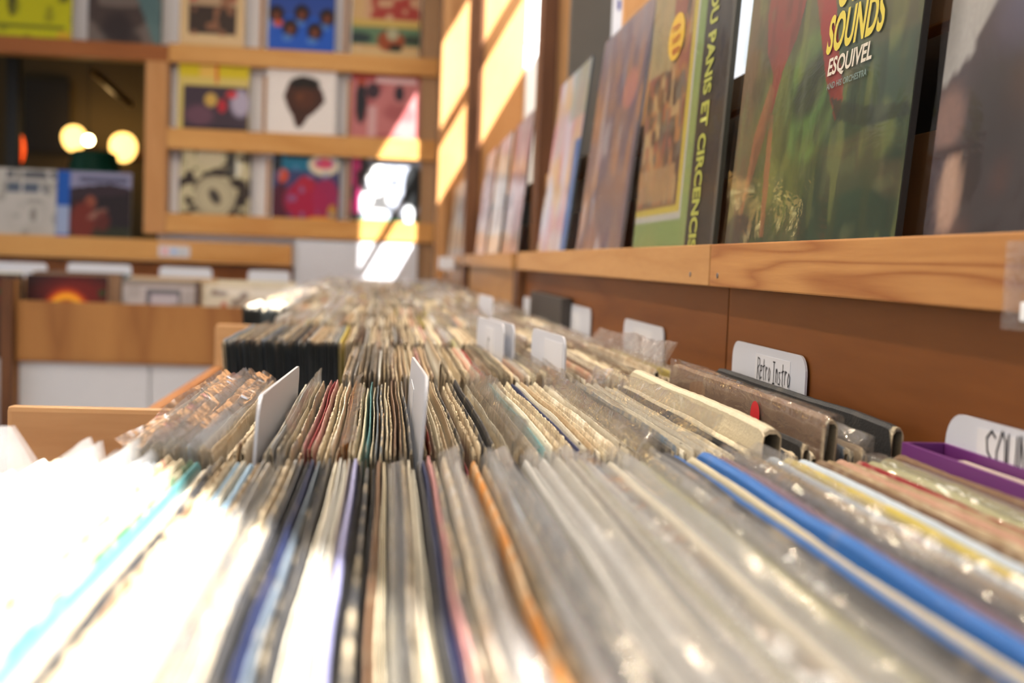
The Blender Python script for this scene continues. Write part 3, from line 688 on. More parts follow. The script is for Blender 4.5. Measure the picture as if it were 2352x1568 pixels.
# purple box at the right of the nearest row
pb = empty('purple_record_box', (.2665, .21, -.3985), (0, math.radians(0), 0), 'open purple box of records at the right end of the nearest row', 'box')
mp_ = plain('purple_card', (.13, .018, .15), .5)
box('box_wall', -.0115, -.0095, 0, .317, 0, .318, mp_, pb, .0004); box('box_wall', .0095, .0115, 0, .317, 0, .318, mp_, pb, .0004)
box('box_end', -.0094, .0094, .315, .317, 0, .318, mp_, pb, .0003); box('box_end', -.0094, .0094, 0, .002, 0, .318, mp_, pb, .0003)
box('box_contents', -.0075, .0075, .003, .290, 0.001, .314, plain('pale_inner_card', (.60, .50, .40), .6), pb, .001)

# ------------------------------------------------------------------ right side: plywood, ledges, uprights, windows
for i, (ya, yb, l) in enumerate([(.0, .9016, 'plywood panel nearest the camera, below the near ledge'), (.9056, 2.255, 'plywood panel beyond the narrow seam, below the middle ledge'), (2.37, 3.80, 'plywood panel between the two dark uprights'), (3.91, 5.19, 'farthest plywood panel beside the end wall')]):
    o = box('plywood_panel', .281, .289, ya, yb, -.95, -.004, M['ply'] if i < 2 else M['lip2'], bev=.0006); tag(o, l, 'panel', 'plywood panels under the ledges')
box('seam_backing', .2895, .30, .85, 2.25, -.95, -.004, M['black'])
tag(bpy.data.objects['seam_backing'], 'black backing seen through the seam between the plywood panels', 'panel')

def ledge(ya, yb, lab, mat, screws):
    e = empty('display_ledge', (.262, ya, -.013), (0, 0, 0), lab, 'shelf', 'wooden display ledges on the right wall'); L = yb - ya
    box('lip_board', 0, .012, 0, L, 0, .034, mat, e, .0012)
    box('shelf_board', .0125, .052, 0, L, .011, .023, M['lip2'], e, .0005)
    box('back_board', .0525, .062, 0, L, .011, .099, M['pinez'], e, .0008)
    box('upper_rail', .052, .068, 0, L, .160, .190, mat, e, .0015)
    for s in screws:
        bm = bmesh.new(); cyl(bm, (-.0006, s, .009), (.002, s, .009), .0022, .0022, 16)
        bm_box(bm, -.0009, -.0004, s - .0015, s + .0015, .0086, .0094)
        q = bm_obj('screw', bm, M['screw'], e); q['label'] = 'steel screw head'
    return e
ledge(.15, .8975, 'nearest wooden ledge with dark swirling grain, holding the green cover', M['lip'], [.725])
ledge(.9005, 2.255, 'middle wooden ledge of plain pale grain with one screw', M['lip2'], [.055])
ledge(2.37, 3.80, 'pale wooden ledge between the two dark uprights', M['lip2'], [])
ledge(3.90, 5.19, 'farthest wooden ledge, ending at the end wall', M['lip2'], [])
for ya, yb in ((.15, 2.2), (2.35, 3.78), (3.92, 5.1)):
    o = box('dark_backing', .345, .355, ya, yb, .0, .165, M['black']); tag(o, 'dark board behind the slot, %s' % {.15: 'nearest', 2.35: 'between the uprights', 3.92: 'farthest'}[ya], 'board')
# uprights (fins) that divide the ledge
for (y, xa, l, z1) in ((2.27, .270, 'dark wooden upright nearest the camera', 1.5), (3.81, .262, 'dark wooden upright in the middle', 1.5), (5.20, .228, 'farthest wooden upright by the end wall', 1.5)):
    e = empty('wooden_upright', (xa, y, -.95), (0, 0, 0), l, 'post', 'wooden uprights along the window wall')
    if y < 3: box('post', -.004, .024, 0, .085, 0, .936, M['dark'], e, .002); box('upper_post', .029, .059, 0, .085, .974, .95 + z1, M['dark'], e, .002)
    else: box('post', 0, .045, 0, .085, 0, .95 + z1, M['dark'] if y < 5 else M['pinez'], e, .002)
    box('side_panel', .0595 if y < 3 else .0455, .185, .03, .048, .95, .95 + z1, M['pinez'], e, .001)

# window wall (plane X = .45) built of pieces around its openings
def wr(y0, y1, z0, z1): return (y0, y1, z0, z1)
pieces = [wr(-3, 5.6, -1.0, .14), wr(-3, .6, 1.43, 1.62), wr(.6, 2.55, 1.55, 1.62), wr(2.55, 4.15, 1.43, 1.62), wr(4.15, 5.05, 1.51, 1.62), wr(5.05, 5.6, 1.43, 1.62), wr(-3, -2.3, .14, 1.43), wr(-.515, .45, .14, 1.43), wr(.45, 2.55, .62, 1.05), wr(.45, .6, 1.05, 1.43), wr(2.3, 2.55, .14, .62), wr(2.55, 3.1, .14, 1.43),
          wr(3.1, 3.9, .14, .637), wr(3.9, 4.15, .14, 1.43), wr(4.15, 5.05, .14, .637), wr(5.05, 5.6, .14, 1.43), wr(-2.3, -.515, .14, .2)]
bm = bmesh.new()
for a in pieces: bm_box(bm, .46, .52, a[0], a[1], a[2], a[3])
struct(bm_obj('wall_right', bm, M['wall']))
def window(n, y0, y1, z0, z1, bars=(), mull=()):
    bm = bmesh.new(); f = .022
    for a in ((y0, y0 + f, z0, z1), (y1 - f, y1, z0, z1), (y0 + f, y1 - f, z0, z0 + f), (y0 + f, y1 - f, z1 - f, z1)): bm_box(bm, .452, .478, *a)
    for b in bars: bm_box(bm, .452, .478, y0 + f, y1 - f, b - .018, b + .018)
    for m_ in mull: bm_box(bm, .40, .4795, m_ - .02, m_ + .02, z0 + f, z1 - f)
    o = struct(bm_obj('window_%d' % n, bm, M['vinyl']))
    g = box('pane', .482, .486, y0 + .01, y1 - .01, z0 + .01, z1 - .01, M['glass'], o, 0)
window(1, -2.3, -.515, .2, 1.43)
window(2, .45, 2.3, .14, .62)
window(3, .6, 2.55, 1.05, 1.55)
window(4, 3.1, 3.9, .637, 1.43, (.98,), (3.44,))
window(5, 4.15, 5.05, .637, 1.51, (.98,))
o = box('white_downpipe', .405, .445, 3.40, 3.44, .20, .66, M['vinyl']); tag(o, 'white vertical post standing in the bright window beyond the ledge covers', 'post')
bm = bmesh.new(); bm_box(bm, .52, 1.03, -.15, 2.35, .64, .65); bm_box(bm, 1.01, 1.03, -.15, 2.35, .60, .64); struct(bm_obj('unseen_sun_blocker', bm, M['whitewall']))   # added unseen board outside, keeps the sun out of the low window

# ------------------------------------------------------------------ covers on the ledges
def art(seed, kind):
    if kind == 'green':
        P = Paint(200, (.035, .095, .045), seed)
        P.noise(4, (.02, .06, .03), .45, .7, .9).noise(9, (.06, .15, .07), .55, .8, .6)
        P.mask(np.clip((.26 - P.U) / .2, 0, 1), (.16, .17, .06), .8).noise(6, (.22, .17, .07), .55, .75, .5, 14)
        P.mask(np.clip((.22 - P.U) / .15, 0, 1), (.25, .15, .07), .55)
        P.ell(.36, .28, .21, .21, (.20, .26, .05), .8, .6, .6); P.ell(.50, .36, .15, .10, (.10, .24, .06), .9, .4, .5); P.ell(.49, .37, .10, .06, (.035, .06, .035), .95, .4, .4)
        P.ring(.50, .35, .13, .028, (.16, .32, .07), .9); P.noise(26, (.26, .33, .08), .6, .72, .45, 9); P.noise(34, (.06, .09, .03), .62, .75, .5, 11); P.ell(.30, .20, .05, .10, (.22, .28, .06), .8, .5, -.3)
        P.poly([(.40, 1), (.46, .85), (.54, .66), (.60, .50), (.645, .40), (.68, .35), (.685, .31), (.66, .275), (.64, .30), (.59, .36), (.53, .46), (.45, .60), (.34, .80)], (.38, .03, .025))
        P.poly([(.18, 1), (.40, 1), (.44, .66), (.37, .50), (.30, .44), (.25, .33), (.23, .44), (.17, .50), (.14, .60)], (.33, .06, .04), .9)
        P.poly([(.22, .42), (.26, .40), (.24, .32), (.18, .22), (.13, .14), (.11, .06), (.10, .10), (.14, .30)], (.38, .17, .07), .9)
        P.poly([(.24, .34), (.27, .34), (.29, .2), (.30, .05), (.27, .05), (.25, .2)], (.40, .18, .07), .85)
        P.ell(.10, .06, .11, .05, (.05, .05, .04), .9); P.poly([(.62, .33), (.8, .29), (1, .27), (1, .25), (.8, .25), (.66, .28)], (.02, .045, .03), .9)
        P.noise(22, (.18, .25, .10), .7, .9, .35); P.noise(30, (.01, .03, .015), .5, .8, .4, 12); return P.C * np.array((.62, .55, .62))
    if kind == 'dark_white':
        P = Paint(60, (.055, .042, .045), seed); P.noise(5, (.09, .06, .08), .4, .8, .8).noise(8, (.12, .06, .04), .6, .8, .5)
        P.poly([(0, 1), (.36, 1), (.30, .75), (.26, .62), (.24, .5), (.16, .42), (.08, .31), (0, .28)], (.52, .50, .48))
        P.ell(.22, .60, .16, .07, (.12, .12, .20), .8, .6, .7); P.ell(.04, .22, .05, .05, (.35, .2, .16), .8, .5); P.ell(.07, .10, .035, .07, (.6, .38, .28), 1, .4); P.ell(.05, .17, .05, .015, (.05, .02, .02)); P.ell(.66, .66, .12, .05, (.6, .36, .26), 1, .3, .9); P.ell(.30, .46, .16, .09, (.12, .12, .22), .8, .7, .8); P.noise(14, (.02, .015, .02), .5, .8, .7, 5); P.noise(9, (.16, .06, .04), .66, .85, .6)
        return P.C * .6
    if kind == 'crowd':
        P = Paint(90, (.22, .33, .10), seed); P.noise(4, (.30, .36, .12), .4, .7, .6)
        P.rect(.0, .62, .12, 1, (.50, .50, .46)).rect(.0, .60, .135, 1, (.58, .46, .06)).rect(.0, .56, .16, 1, (.22, .11, .05))
        for k, (c, lo) in enumerate([((.45, .20, .07), .5), ((.07, .045, .035), .55), ((.50, .34, .16), .62), ((.32, .10, .06), .66), ((.15, .13, .1), .68)]):
            n = vnoise(90, 90, 16 + 3 * k, 13 + 2 * k, P.rng); P.mask(np.clip((n - lo) / .08, 0, 1) * ((P.U < .55) & (P.V > .17)), c, .9)
        P.rect(.0, .5, .18, .30, (.42, .27, .13), .7); P.rect(0, .3, .62, 1, (.42, .34, .16), .8)
        P.rect(.70, 1.0, 0, 1, (.018, .017, .014)); P.rect(.97, 1, 0, 1, (.08, .08, .07)); return P.C * .72
    if kind == 'plum':
        P = Paint(50, (.20, .13, .13), seed); P.noise(5, (.32, .18, .12), .4, .65, .9).noise(7, (.13, .10, .14), .5, .7, .9).noise(9, (.40, .20, .10), .62, .75, .8, 5).noise(12, (.40, .36, .38), .72, .85, .7, 4); P.mask(np.clip((P.V - .75) * 5, 0, 1), (.22, .19, .24), .6); P.ell(.75, .68, .14, .08, (.5, .2, .14), .8); return P.C * .75
    if kind == 'pastel':
        P = Paint(50, (.45, .38, .40), seed); P.noise(4, (.45, .22, .25), .45, .65, .8).noise(5, (.50, .52, .62), .5, .7, .9, 3).noise(6, (.50, .35, .2), .6, .75, .9); P.rect(.82, 1, 0, .6, (.05, .14, .35)); P.rect(.5, 1, .72, 1, (.22, .28, .24), .7); return P.C
    P = Paint(40, kind, seed); P.noise(4, (.5, .5, .5), .5, .7, .5).noise(7, (.1, .08, .08), .6, .75, .7); return P.C

def wall_cover(yfar, C, label, lean=4.0, xb=.2775, bagf='wrap', t=.004, edge=(.03, .028, .028), mat='gloss', zb=.0112, yaw=0, grp='record covers on the wall ledges', size=.315):
    o = empty('record_cover', (xb, yfar, zb), (-math.radians(lean), 0, -math.pi / 2 + yaw), label, 'record', grp)
    link('printed_sleeve', cover_mesh(size, size, t, C, edge), M[mat], o)
    if bagf:
        rng = np.random.default_rng(int(yfar * 1000)); n = 26; V = []; F = []
        w1 = (vnoise(n, n, 5, 5, rng) - .5) * .0035 + (vnoise(n, n, 11, 3, rng) - .5) * .0016
        for i in range(n):
            for j in range(n): V.append((-.003 + (size + .006) * i / (n - 1), -.0011 - min(.0017, abs(w1[i, j])), .0005 + (size + .004) * j / (n - 1)))
        for i in range(n - 1):
            for j in range(n - 1): a = i * n + j; F.append((a, a + n, a + n + 1, a + 1))
        b = link('plastic_bag', make_mesh('plastic_bag', np.array(V), F, None, True), M[bagf], o); b['label'] = 'clear plastic wrap'
    return o
esq = wall_cover(.914, art(3, 'green'), 'green painted cover with yellow and white lettering on the near ledge')
ye = plain('yellow_print', (.62, .50, .04), .4); wh = plain('cream_print', (.62, .56, .46), .4); gr = plain('grey_green_print', (.16, .24, .22), .4); ol = plain('olive_print', (.36, .38, .06), .4)
lettering('yellow_lettering', 'SOUNDS', .179, .1335, .087, .0255, ye, esq, .08, 0, .03, .0009)
lettering('yellow_lettering', 'OTHER', .189, .1615, .078, .0255, ye, esq, .08, 0, .03, .0009)
lettering('white_lettering', 'ESQUIVEL', .1865, .1165, .068, .0138, wh, esq, .06, 0, .025, .0009)
lettering('small_lettering', 'AND HIS ORCHESTRA', .188, .1095, .0625, .0042, gr, esq, .0, 0, .015, .0009)
wall_cover(.566, art(5, 'dark_white'), 'dark cover with white left margin at the right edge, near ledge', lean=4)
cw = wall_cover(1.2636, art(6, 'crowd'), 'green cover with black band of vertical lettering on the middle ledge', lean=3, edge=(.05, .05, .04))
lettering('vertical_lettering', 'OU PANIS ET CIRCENCIS', .238, .243, .236, .026, ol, cw, 0, -math.pi / 2, .035, .0009)
bm = bmesh.new(); bmesh.ops.create_circle(bm, cap_ends=True, segments=32, radius=1, matrix=Matrix.Translation((.115, -.001, .225)) @ Matrix.Diagonal((.032, 1, .024, 1)) @ Matrix.Rotation(math.radians(90), 4, 'X'))
s_ = bm_obj('oval_sticker', bm, plain('ochre_sticker', (.62, .38, .02), .4), cw); s_['label'] = 'yellow oval sticker with red writing'
plain('red_print', (.45, .08, .02), .4)
for k in range(3):
    handwriting('sticker_scribble', 'rne'[k] + 'sn', .097 + .004 * k, .232 - .012 * k, .011, .008, .0020, s_, bpy.data.materials['red_print'], .0014, k)
wall_cover(1.655, art(8, 'plum'), 'plum and brown cover in shiny wrap, left of the lettered band', lean=6, edge=(.12, .11, .12), yaw=0)
wall_cover(2.075, art(9, 'pastel'), 'pastel cover with a blue right border on the middle ledge', lean=6, edge=(.04, .05, .06), zb=.0113)
for k, (y, c, l) in enumerate([(2.72, (.30, .18, .20), 'dusky pink cover right of two pale ones on the far ledge'), (3.12, (.55, .50, .50), 'pale cover in the middle of three on the far ledge'), (3.53, (.60, .45, .50), 'pale pink cover, left of three on the far ledge')]):
    wall_cover(y, art(20 + k, c), l, lean=5)
for k, (y, c, l) in enumerate([(4.38, (.35, .36, .38), 'grey cover nearest on the farthest ledge'), (4.78, (.5, .5, .5), 'pale grey cover in the middle of the farthest ledge'), (5.15, (.62, .55, .4), 'cream cover at the end of the farthest ledge')]):
    wall_cover(y, art(30 + k, c), l, lean=5)
# things glimpsed between ledge covers and window
o = box('dark_board', .335, .442, 2.15, 2.17, .20, .62, plain('grey_board', (.07, .058, .045), .8)); tag(o, 'dark grey board standing in the window bay behind the covers', 'board')
o = box('paper_sheet', .3925, .415, 2.04, 2.042, .40, .62, M['label'], bev=0); tag(o, 'white paper notice with small blue and yellow marks', 'notice')
box('printed_mark', .3975, .403, 2.0385, 2.0395, .452, .470, plain('blue_mark', (.06, .06, .25), .5), o, 0).location = (0, -.0022, .06)
box('printed_mark', .3975, .403, 2.0385, 2.0395, .452, .470, plain('yellow_mark', (.6, .5, .05), .5), o, 0).location = (.006, -.0022, .08)
o = box('window_bay_panel', .325, .44, 1.60, 1.618, .20, .62, M['pinez']); tag(o, 'pale wooden panel in the bright window bay above the covers', 'panel')
# clear tag at the near end of the lip
cl = empty('shelf_label_holder', (.2605, .428, -.020), (0, 0, 0), 'clear plastic label holder clipped over the near ledge lip', 'label holder')
box('clear_plate', -.0012, 0, 0, .024, 0, .037, M['film'], cl, 0); box('white_clip', -.004, -.0013, -.008, .006, .004, .012, M['vinyl'], cl, .001)
# small white bundle on the far ledge
o = box('white_paper_stack',   .21, .2605, 4.30, 4.50, -.035, .012, M['label']); tag(o, 'small white stack of papers at the far end of the ledges', 'papers')

# ------------------------------------------------------------------ end wall: rails, covers, opening
YB = 5.42
bm = bmesh.new()
for a in ((-1.06, .60, .0, 1.62), (-3.6, -1.06, .90, 1.62), (-3.6, .60, -1.0, .0), (-3.6, -2.3, .0, .90)): bm_box(bm, a[0], a[1], YB + .05, YB + .12, a[2], a[3])
struct(bm_obj('wall_back', bm, M['whitewall']))
struct(box('trim_1', .1395, .2275, YB - .012, YB + .045, -.45, 1.5, M['tan']))
def xr(px, py): return at(px, py, YB).x
def zr(px, py): return at(px, py, YB).z
def rail(name, x0, x1, z0, z1, lab, mat=None, d=.05):
    e = empty('display_rail', ((x0 + x1) / 2, YB, z0), (0, 0, 0), lab, 'shelf', 'wooden display rails on the end wall'); w2 = (x1 - x0) / 2
    box('rail_front', -w2, w2, -.052, -.034, 0, z1 - z0, mat or M['pinex'], e, .003); box('rail_shelf', -w2, w2, -.0335, .045, 0, .014, M['pinex'], e, .001)
    return e
reddish = wood('reddish_rail', (.34, .115, .028), (.24, .075, .02), 'x', .8, .5, rings=5, blotch=.4, ringamt=.25)
XR = .2265
rail('r', -1.006, XR, zr(650, 160), zr(650, 118), 'topmost pale rail on the end wall')
rail('r', -2.3, -1.008, zr(200, 135), zr(200, 97), 'reddish top rail over the dark opening', reddish)
rail('r', -1.006, XR, zr(650, 355), zr(650, 308), 'middle rail on the end wall, below the head portrait')
rail('r', -1.006, XR, zr(650, 545), zr(650, 500), 'lowest rail on the end wall, above the white board')
struct(box('trim_2', -1.106, -1.008, YB - .05, YB + .049, .07, .90, M['pinez']))
# sill and wide boards below
o = box('sill_board', -2.3, -.43, YB - .075, YB - .0535, zr(400, 600), zr(400, 552), M['pinex']); tag(o, 'wide pine board under the rails with a small price tag', 'board')
o = box('lower_board', -2.3, -.43, YB - .03, YB + .045, -.45, zr(400, 602), M['ply']); tag(o, 'reddish wooden board below the pine sill, behind the back bins', 'board')
o = box('sill_ledge', -2.3, -1.11, YB - .0535, YB + .045, .012, .022, M['pinex']); tag(o, 'wooden sill that holds the two covers before the dark opening', 'shelf')
bd = box('white_board', at(680, 600, YB).x, at(958, 600, YB).x, YB - .05, YB - .035, -.40, zr(800, 556), M['card']); tag(bd, 'large blank white board standing below the lowest rail', 'board')
pt = at(400, 578, YB - .08); tg = box('price_tag', pt.x - .07, pt.x + .07, YB - .082, YB - .077, pt.z - .025, pt.z + .028, M['label']); tag(tg, 'small white price tag on the pine board', 'tag')
for k, (c, dx) in enumerate([((.8, .35, .4), -.04), ((.3, .45, .75), .0), ((.5, .55, .6), .035)]):
    b = box('printed_mark', dx - .014, dx + .014, -.0035, -.0028, .014, .038, plain('tag_print_%d' % k, c, .5), tg, 0)

def bcover(px0, px1, pyb, C, label, mat='art', lean=2.0, dep=.034, size=.315):
    a = at(px0, pyb, YB - .02); b = at(px1, pyb, YB - .02); w_ = b.x - a.x
    o = empty('record_cover', (a.x, YB - .033 + .004, a.z - .010), (-math.radians(lean), 0, 0), label, 'record', 'record covers on the end wall')
    link('printed_sleeve', cover_mesh(w_, size, .004, np.clip(np.array(C), 0, 1) ** 1.45 * 1.2, (.3, .27, .22)), M[mat], o)
    return o
def A(kind, seed=1):
    if kind == 'yellowpic':
        P = Paint(50, (.62, .52, .22), seed).rect(0, 1, .80, 1, (.62, .52, .03)).rect(.3, .55, .80, 1, (.70, .50, .16)).rect(.52, .56, .72, 1, (.6, .15, .05)).rect(.07, .98, .03, .68, (.10, .07, .10)); P.ell(.46, .48, .09, .1, (.62, .45, .15), .9); P.ell(.62, .4, .06, .1, (.5, .05, .08)); P.ell(.88, .45, .14, .2, (.50, .46, .56), .9, .4); P.ell(.75, .57, .08, .05, (.6, .08, .1)); P.ell(.3, .25, .2, .15, (.25, .13, .18), .7, .6); P.rect(.07, .98, .03, .1, (.03, .03, .05)); return P.C
    if kind == 'head':
        P = Paint(60, (.72, .68, .66), seed); P.poly([(.24, .60), (.30, .78), (.42, .89), (.55, .91), (.70, .84), (.80, .70), (.84, .55), (.74, .42), (.60, .30), (.50, .14), (.42, .16), (.38, .30), (.30, .44)], (.10, .035, .02)); P.ell(.54, .80, .22, .10, (.02, .012, .01), .9); P.ell(.54, .58, .17, .16, (.16, .055, .025), .8, .5); P.ell(.48, .6, .05, .05, (.22, .09, .03), .7, .6); P.noise(9, (.02, .01, .01), .74, .9, .0); return P.C
    if kind == 'pinkmen':
        P = Paint(50, (.52, .24, .24), seed).noise(5, (.38, .13, .14), .5, .7, .7).rect(0, 1, .88, 1, (.35, .05, .05)); P.ell(.15, .55, .08, .32, (.04, .035, .05)); P.ell(.15, .85, .06, .06, (.4, .1, .05)); P.ell(.32, .72, .10, .12, (.05, .04, .06), .9); P.rect(.26, .38, .05, .5, (.62, .45, .45), .8); P.ell(.7, .7, .07, .12, (.06, .05, .07)); P.rect(.35, .95, .84, .93, (.7, .6, .6), .7); return P.C
    if kind == 'bw':
        P = Paint(60, (.55, .50, .36), seed).noise(8, (.05, .03, .03), .56, .66, .95).noise(13, (.05, .03, .02), .62, .72, .9); P.ell(.5, .30, .30, .30, (.52, .47, .35), 1, .1); P.ring(.5, .30, .26, .015, (.35, .32, .25)); P.ring(.5, .30, .2, .01, (.4, .36, .28)); P.ell(.5, .30, .07, .12, (.06, .05, .05), .9, .5, .5); P.ell(.80, .72, .06, .12, (.7, .68, .6)); P.ell(.42, .88, .2, .14, (.55, .5, .38)); P.rect(.65, .78, .6, 1, (.03, .03, .04), .8); return P.C
    if kind == 'redteal':
        P = Paint(50, (.08, .10, .22), seed).rect(0, 1, .74, 1, (.02, .22, .33)).rect(0, .14, .72, 1, (.02, .03, .05)).rect(.2, .6, .93, 1, (.02, .02, .02)); P.ell(.76, .84, .23, .16, (.68, .6, .48)); P.ell(.76, .86, .15, .08, (.6, .12, .22)); P.ell(.15, .66, .08, .1, (.6, .12, .03)); P.ell(.12, .25, .14, .30, (.14, .02, .06)); P.ell(.5, .30, .32, .30, (.42, .015, .10), 1, .3); P.ell(.5, .55, .14, .12, (.45, .03, .09)); P.ell(.8, .35, .2, .3, (.40, .03, .14), .9); P.ell(.72, .02, .2, .06, (.7, .35, .02)); P.ell(.9, .14, .07, .12, (.5, .3, .08)); P.noise(9, (.2, .3, .5), .75, .85, .5); return P.C
    if kind == 'greenwhite':
        P = Paint(50, (.42, .45, .52), seed).rect(0, .13, .1, 1, (.45, .05, .20)).rect(.13, .24, .4, 1, (.05, .04, .05)); P.ell(.9, .55, .14, .35, (.02, .025, .03)); P.ell(.36, .72, .14, .16, (.85, .85, .85)); P.ell(.35, .35, .2, .25, (.7, .7, .72)); P.rect(0, 1, 0, .08, (.02, .35, .08)); P.noise(8, (.02, .02, .02), .66, .75, .8); P.ell(.85, .15, .07, .14, (.7, .72, .74)); return P.C
    if kind == 'yellow':
        P = Paint(40, (.52, .50, .01), seed); P.ell(.25, .55, .06, .25, (.08, .07, .03), .9); P.ell(.9, .65, .06, .12, (.06, .05, .03)); P.rect(0, .9, .13, .19, (.12, .15, .02), .8).noise(7, (.25, .25, .02), .7, .8, .6); P.ell(.9, .06, .1, .06, (.6, .42, .05)); return P.C
    if kind == 'teal':
        P = Paint(40, (.12, .09, .085), seed).noise(5, (.26, .22, .2), .5, .65, .8); P.poly([(.65, .7), (.85, .9), (1, .6), (1, 0), (.9, 0)], (.16, .26, .27), .8); P.ell(.4, .2, .2, .25, (.06, .045, .05), .8, .5); return P.C
    if kind == 'band':
        P = Paint(50, (.66, .52, .34), seed).rect(.14, .86, .22, .95, (.10, .07, .06)).rect(.14, .86, .62, .95, (.5, .38, .27)); P.ell(.2, .75, .08, .06, (.5, .04, .04)); P.ell(.8, .75, .08, .06, (.5, .04, .04)); P.noise(9, (.35, .2, .13), .62, .7, .9); P.rect(0, .14, 0, 1, (.66, .52, .34)).rect(.86, 1, 0, 1, (.66, .52, .34)).rect(0, 1, 0, .2, (.66, .52, .34)); return P.C
    if kind == 'blue':
        P = Paint(50, (.03, .16, .52), seed).rect(0, 1, .55, 1, (.06, .13, .38))
        for u, v in ((.12, .55), (.5, .58), (.88, .54), (.33, .36), (.70, .33)): P.ell(u, v, .12, .13, (.04, .02, .02), 1, .3); P.ell(u, v - .02, .05, .06, (.30, .11, .06), .9, .5); P.ell(u - .04, v - .14, .08, .05, (.2, .35, .6), .6)
        P.ell(.15, .42, .07, .05, (.6, .15, .08)); P.rect(.1, .9, .9, .95, (.5, .12, .12)); return P.C
    if kind == 'redtop':
        P = Paint(50, (.58, .42, .24), seed).rect(.2, .98, .55, 1, (.42, .10, .08)).noise(9, (.6, .45, .3), .6, .7, .8); P.rect(0, 1, .42, .53, (.55, .42, .16)).rect(0, 1, .16, .42, (.18, .26, .17)); P.ell(.1, .25, .2, .08, (.06, .09, .09)); P.ell(.9, .25, .15, .07, (.08, .1, .07)); P.ell(.58, .22, .2, .16, (.36, .12, .05)); P.ell(.6, .32, .09, .09, (.45, .42, .3)); P.ell(.65, .12, .1, .06, (.03, .05, .03)); P.rect(0, 1, 0, .07, (.6, .48, .3), .8); return P.C
    if kind == 'whitetext':
        P = Paint(50, (.52, .50, .48), seed).noise(6, (.42, .40, .38), .5, .8, .5).rect(.28, .98, .86, .97, (.08, .09, .12), .85).rect(.28, .9, .66, .80, (.05, .09, .16), .8); n = vnoise(50, 50, 18, 4, P.rng); P.mask((n > .62) * (P.V > .6) * 1.0, (.52, .5, .48), .9); P.ell(.68, .35, .05, .1, (.2, .19, .17), .7); P.noise(9, (.3, .29, .27), .72, .8, .6); return P.C
    if kind == 'bluedark':
        P = Paint(50, (.035, .02, .03), seed); P.rect(.17, 1, 0, .22, (.05, .055, .03)); P.rect(.17, 1, .76, 1, (.30, .30, .42)); P.poly([(.17, .76), (.4, .8), (.7, .84), (1, .78), (1, .7), (.17, .6)], (.06, .035, .05)); P.rect(.3, .95, .84, .93, (.04, .05, .10), .6)
        P.ell(.45, .56, .08, .10, (.30, .11, .07)); P.ell(.35, .28, .18, .28, (.22, .045, .03), 1, .4); P.ell(.55, .4, .14, .05, (.35, .2, .16), .9, .4, .5); P.ell(.62, .3, .1, .15, (.18, .04, .03), .8)
        P.rect(0, .17, .5, 1, (.02, .14, .45)).rect(0, .17, 0, .5, (.36, .42, .58)).rect(.0, .17, 0, .1, (.03, .14, .5)); return P.C
    if kind == 'fire':
        P = Paint(60, (.04, .006, .006), seed); P.ell(.6, .78, .42, .20, (.20, .018, .01), .9, .9); P.ring(.5, .55, .22, .10, (.65, .12, .01)); P.ring(.5, .55, .20, .06, (.85, .5, .04)); P.ell(.5, .52, .15, .16, (.03, .01, .01)); P.ell(.64, .58, .05, .08, (.85, .75, .5), .9, .6); P.ell(.93, .80, .04, .04, (.02, .08, .02)); return P.C
    if kind == 'greybox':
        P = Paint(50, (.44, .40, .40), seed).rect(.3, .75, .3, .88, (.16, .15, .17)).rect(.35, .70, .3, .82, (.44, .40, .43)); P.rect(0, 1, .93, 1, (.28, .24, .22)); P.noise(6, (.3, .27, .26), .6, .8, .5); P.rect(.93, 1, 0, 1, (.13, .08, .06)); return P.C
    if kind == 'creamred':
        P = Paint(50, (.55, .50, .42), seed); P.ell(.25, .66, .05, .12, (.42, .12, .08), .9); P.ell(.55, .68, .05, .1, (.42, .12, .10), .9); P.rect(.15, .9, .85, .95, (.65, .62, .58), .7); P.noise(6, (.45, .4, .33), .6, .8, .5); P.noise(8, (.1, .05, .05), .76, .84, .6); return P.C

for px0, px1, pyb, k, l in [
  (408, 571, 297, 'yellowpic', 'yellow topped cover with a dark picture, left of the middle rail'), (611, 770, 308, 'head', 'white cover with a brown head shape in its centre'), (803, 962, 314, 'pinkmen', 'pink cover with dark standing figures, partly sunlit'),
  (411, 574, 490, 'bw', 'black and cream cover with a large pale circle'), (624, 778, 500, 'redteal', 'red and teal cover with crimson figures'), (804, 962, 507, 'greenwhite', 'white and green edged cover partly sunlit'),
  (202, 372, 92, 'teal', 'dark brown and teal cover over the reddish rail'), (412, 562, 104, 'band', 'cream cover framing a dark group photograph'), (615, 768, 114, 'blue', 'blue cover with five round dark heads'), (806, 963, 120, 'redtop', 'cream cover with red lettering block and green landscape')]:
    bcover(px0, px1, pyb, A(k, len(l)), l)
a = at(-12, 78, YB); bcover(-18, 166, 78, A('yellow', 4), 'bright yellow cover at the top left of the end wall')
# two covers on the sill before the dark opening
for px0, px1, pyb, k, l in [(-30, 128, 553, 'whitetext', 'white cover with dark blue lettering before the dark opening'), (130, 300, 556, 'bluedark', 'dark cover with bright blue left strip before the dark opening')]:
    a = at(px0, pyb, YB - .03); b = at(px1, pyb, YB - .03)
    o = empty('record_cover', (a.x, YB - .05, .0225), (-math.radians(5), 0, 0), l, 'record', 'covers on the sill'); link('printed_sleeve', cover_mesh(b.x - a.x, .32, .004, A(k, 3) ** 1.35 * 1.15, (.4, .38, .36)), M['art'], o)
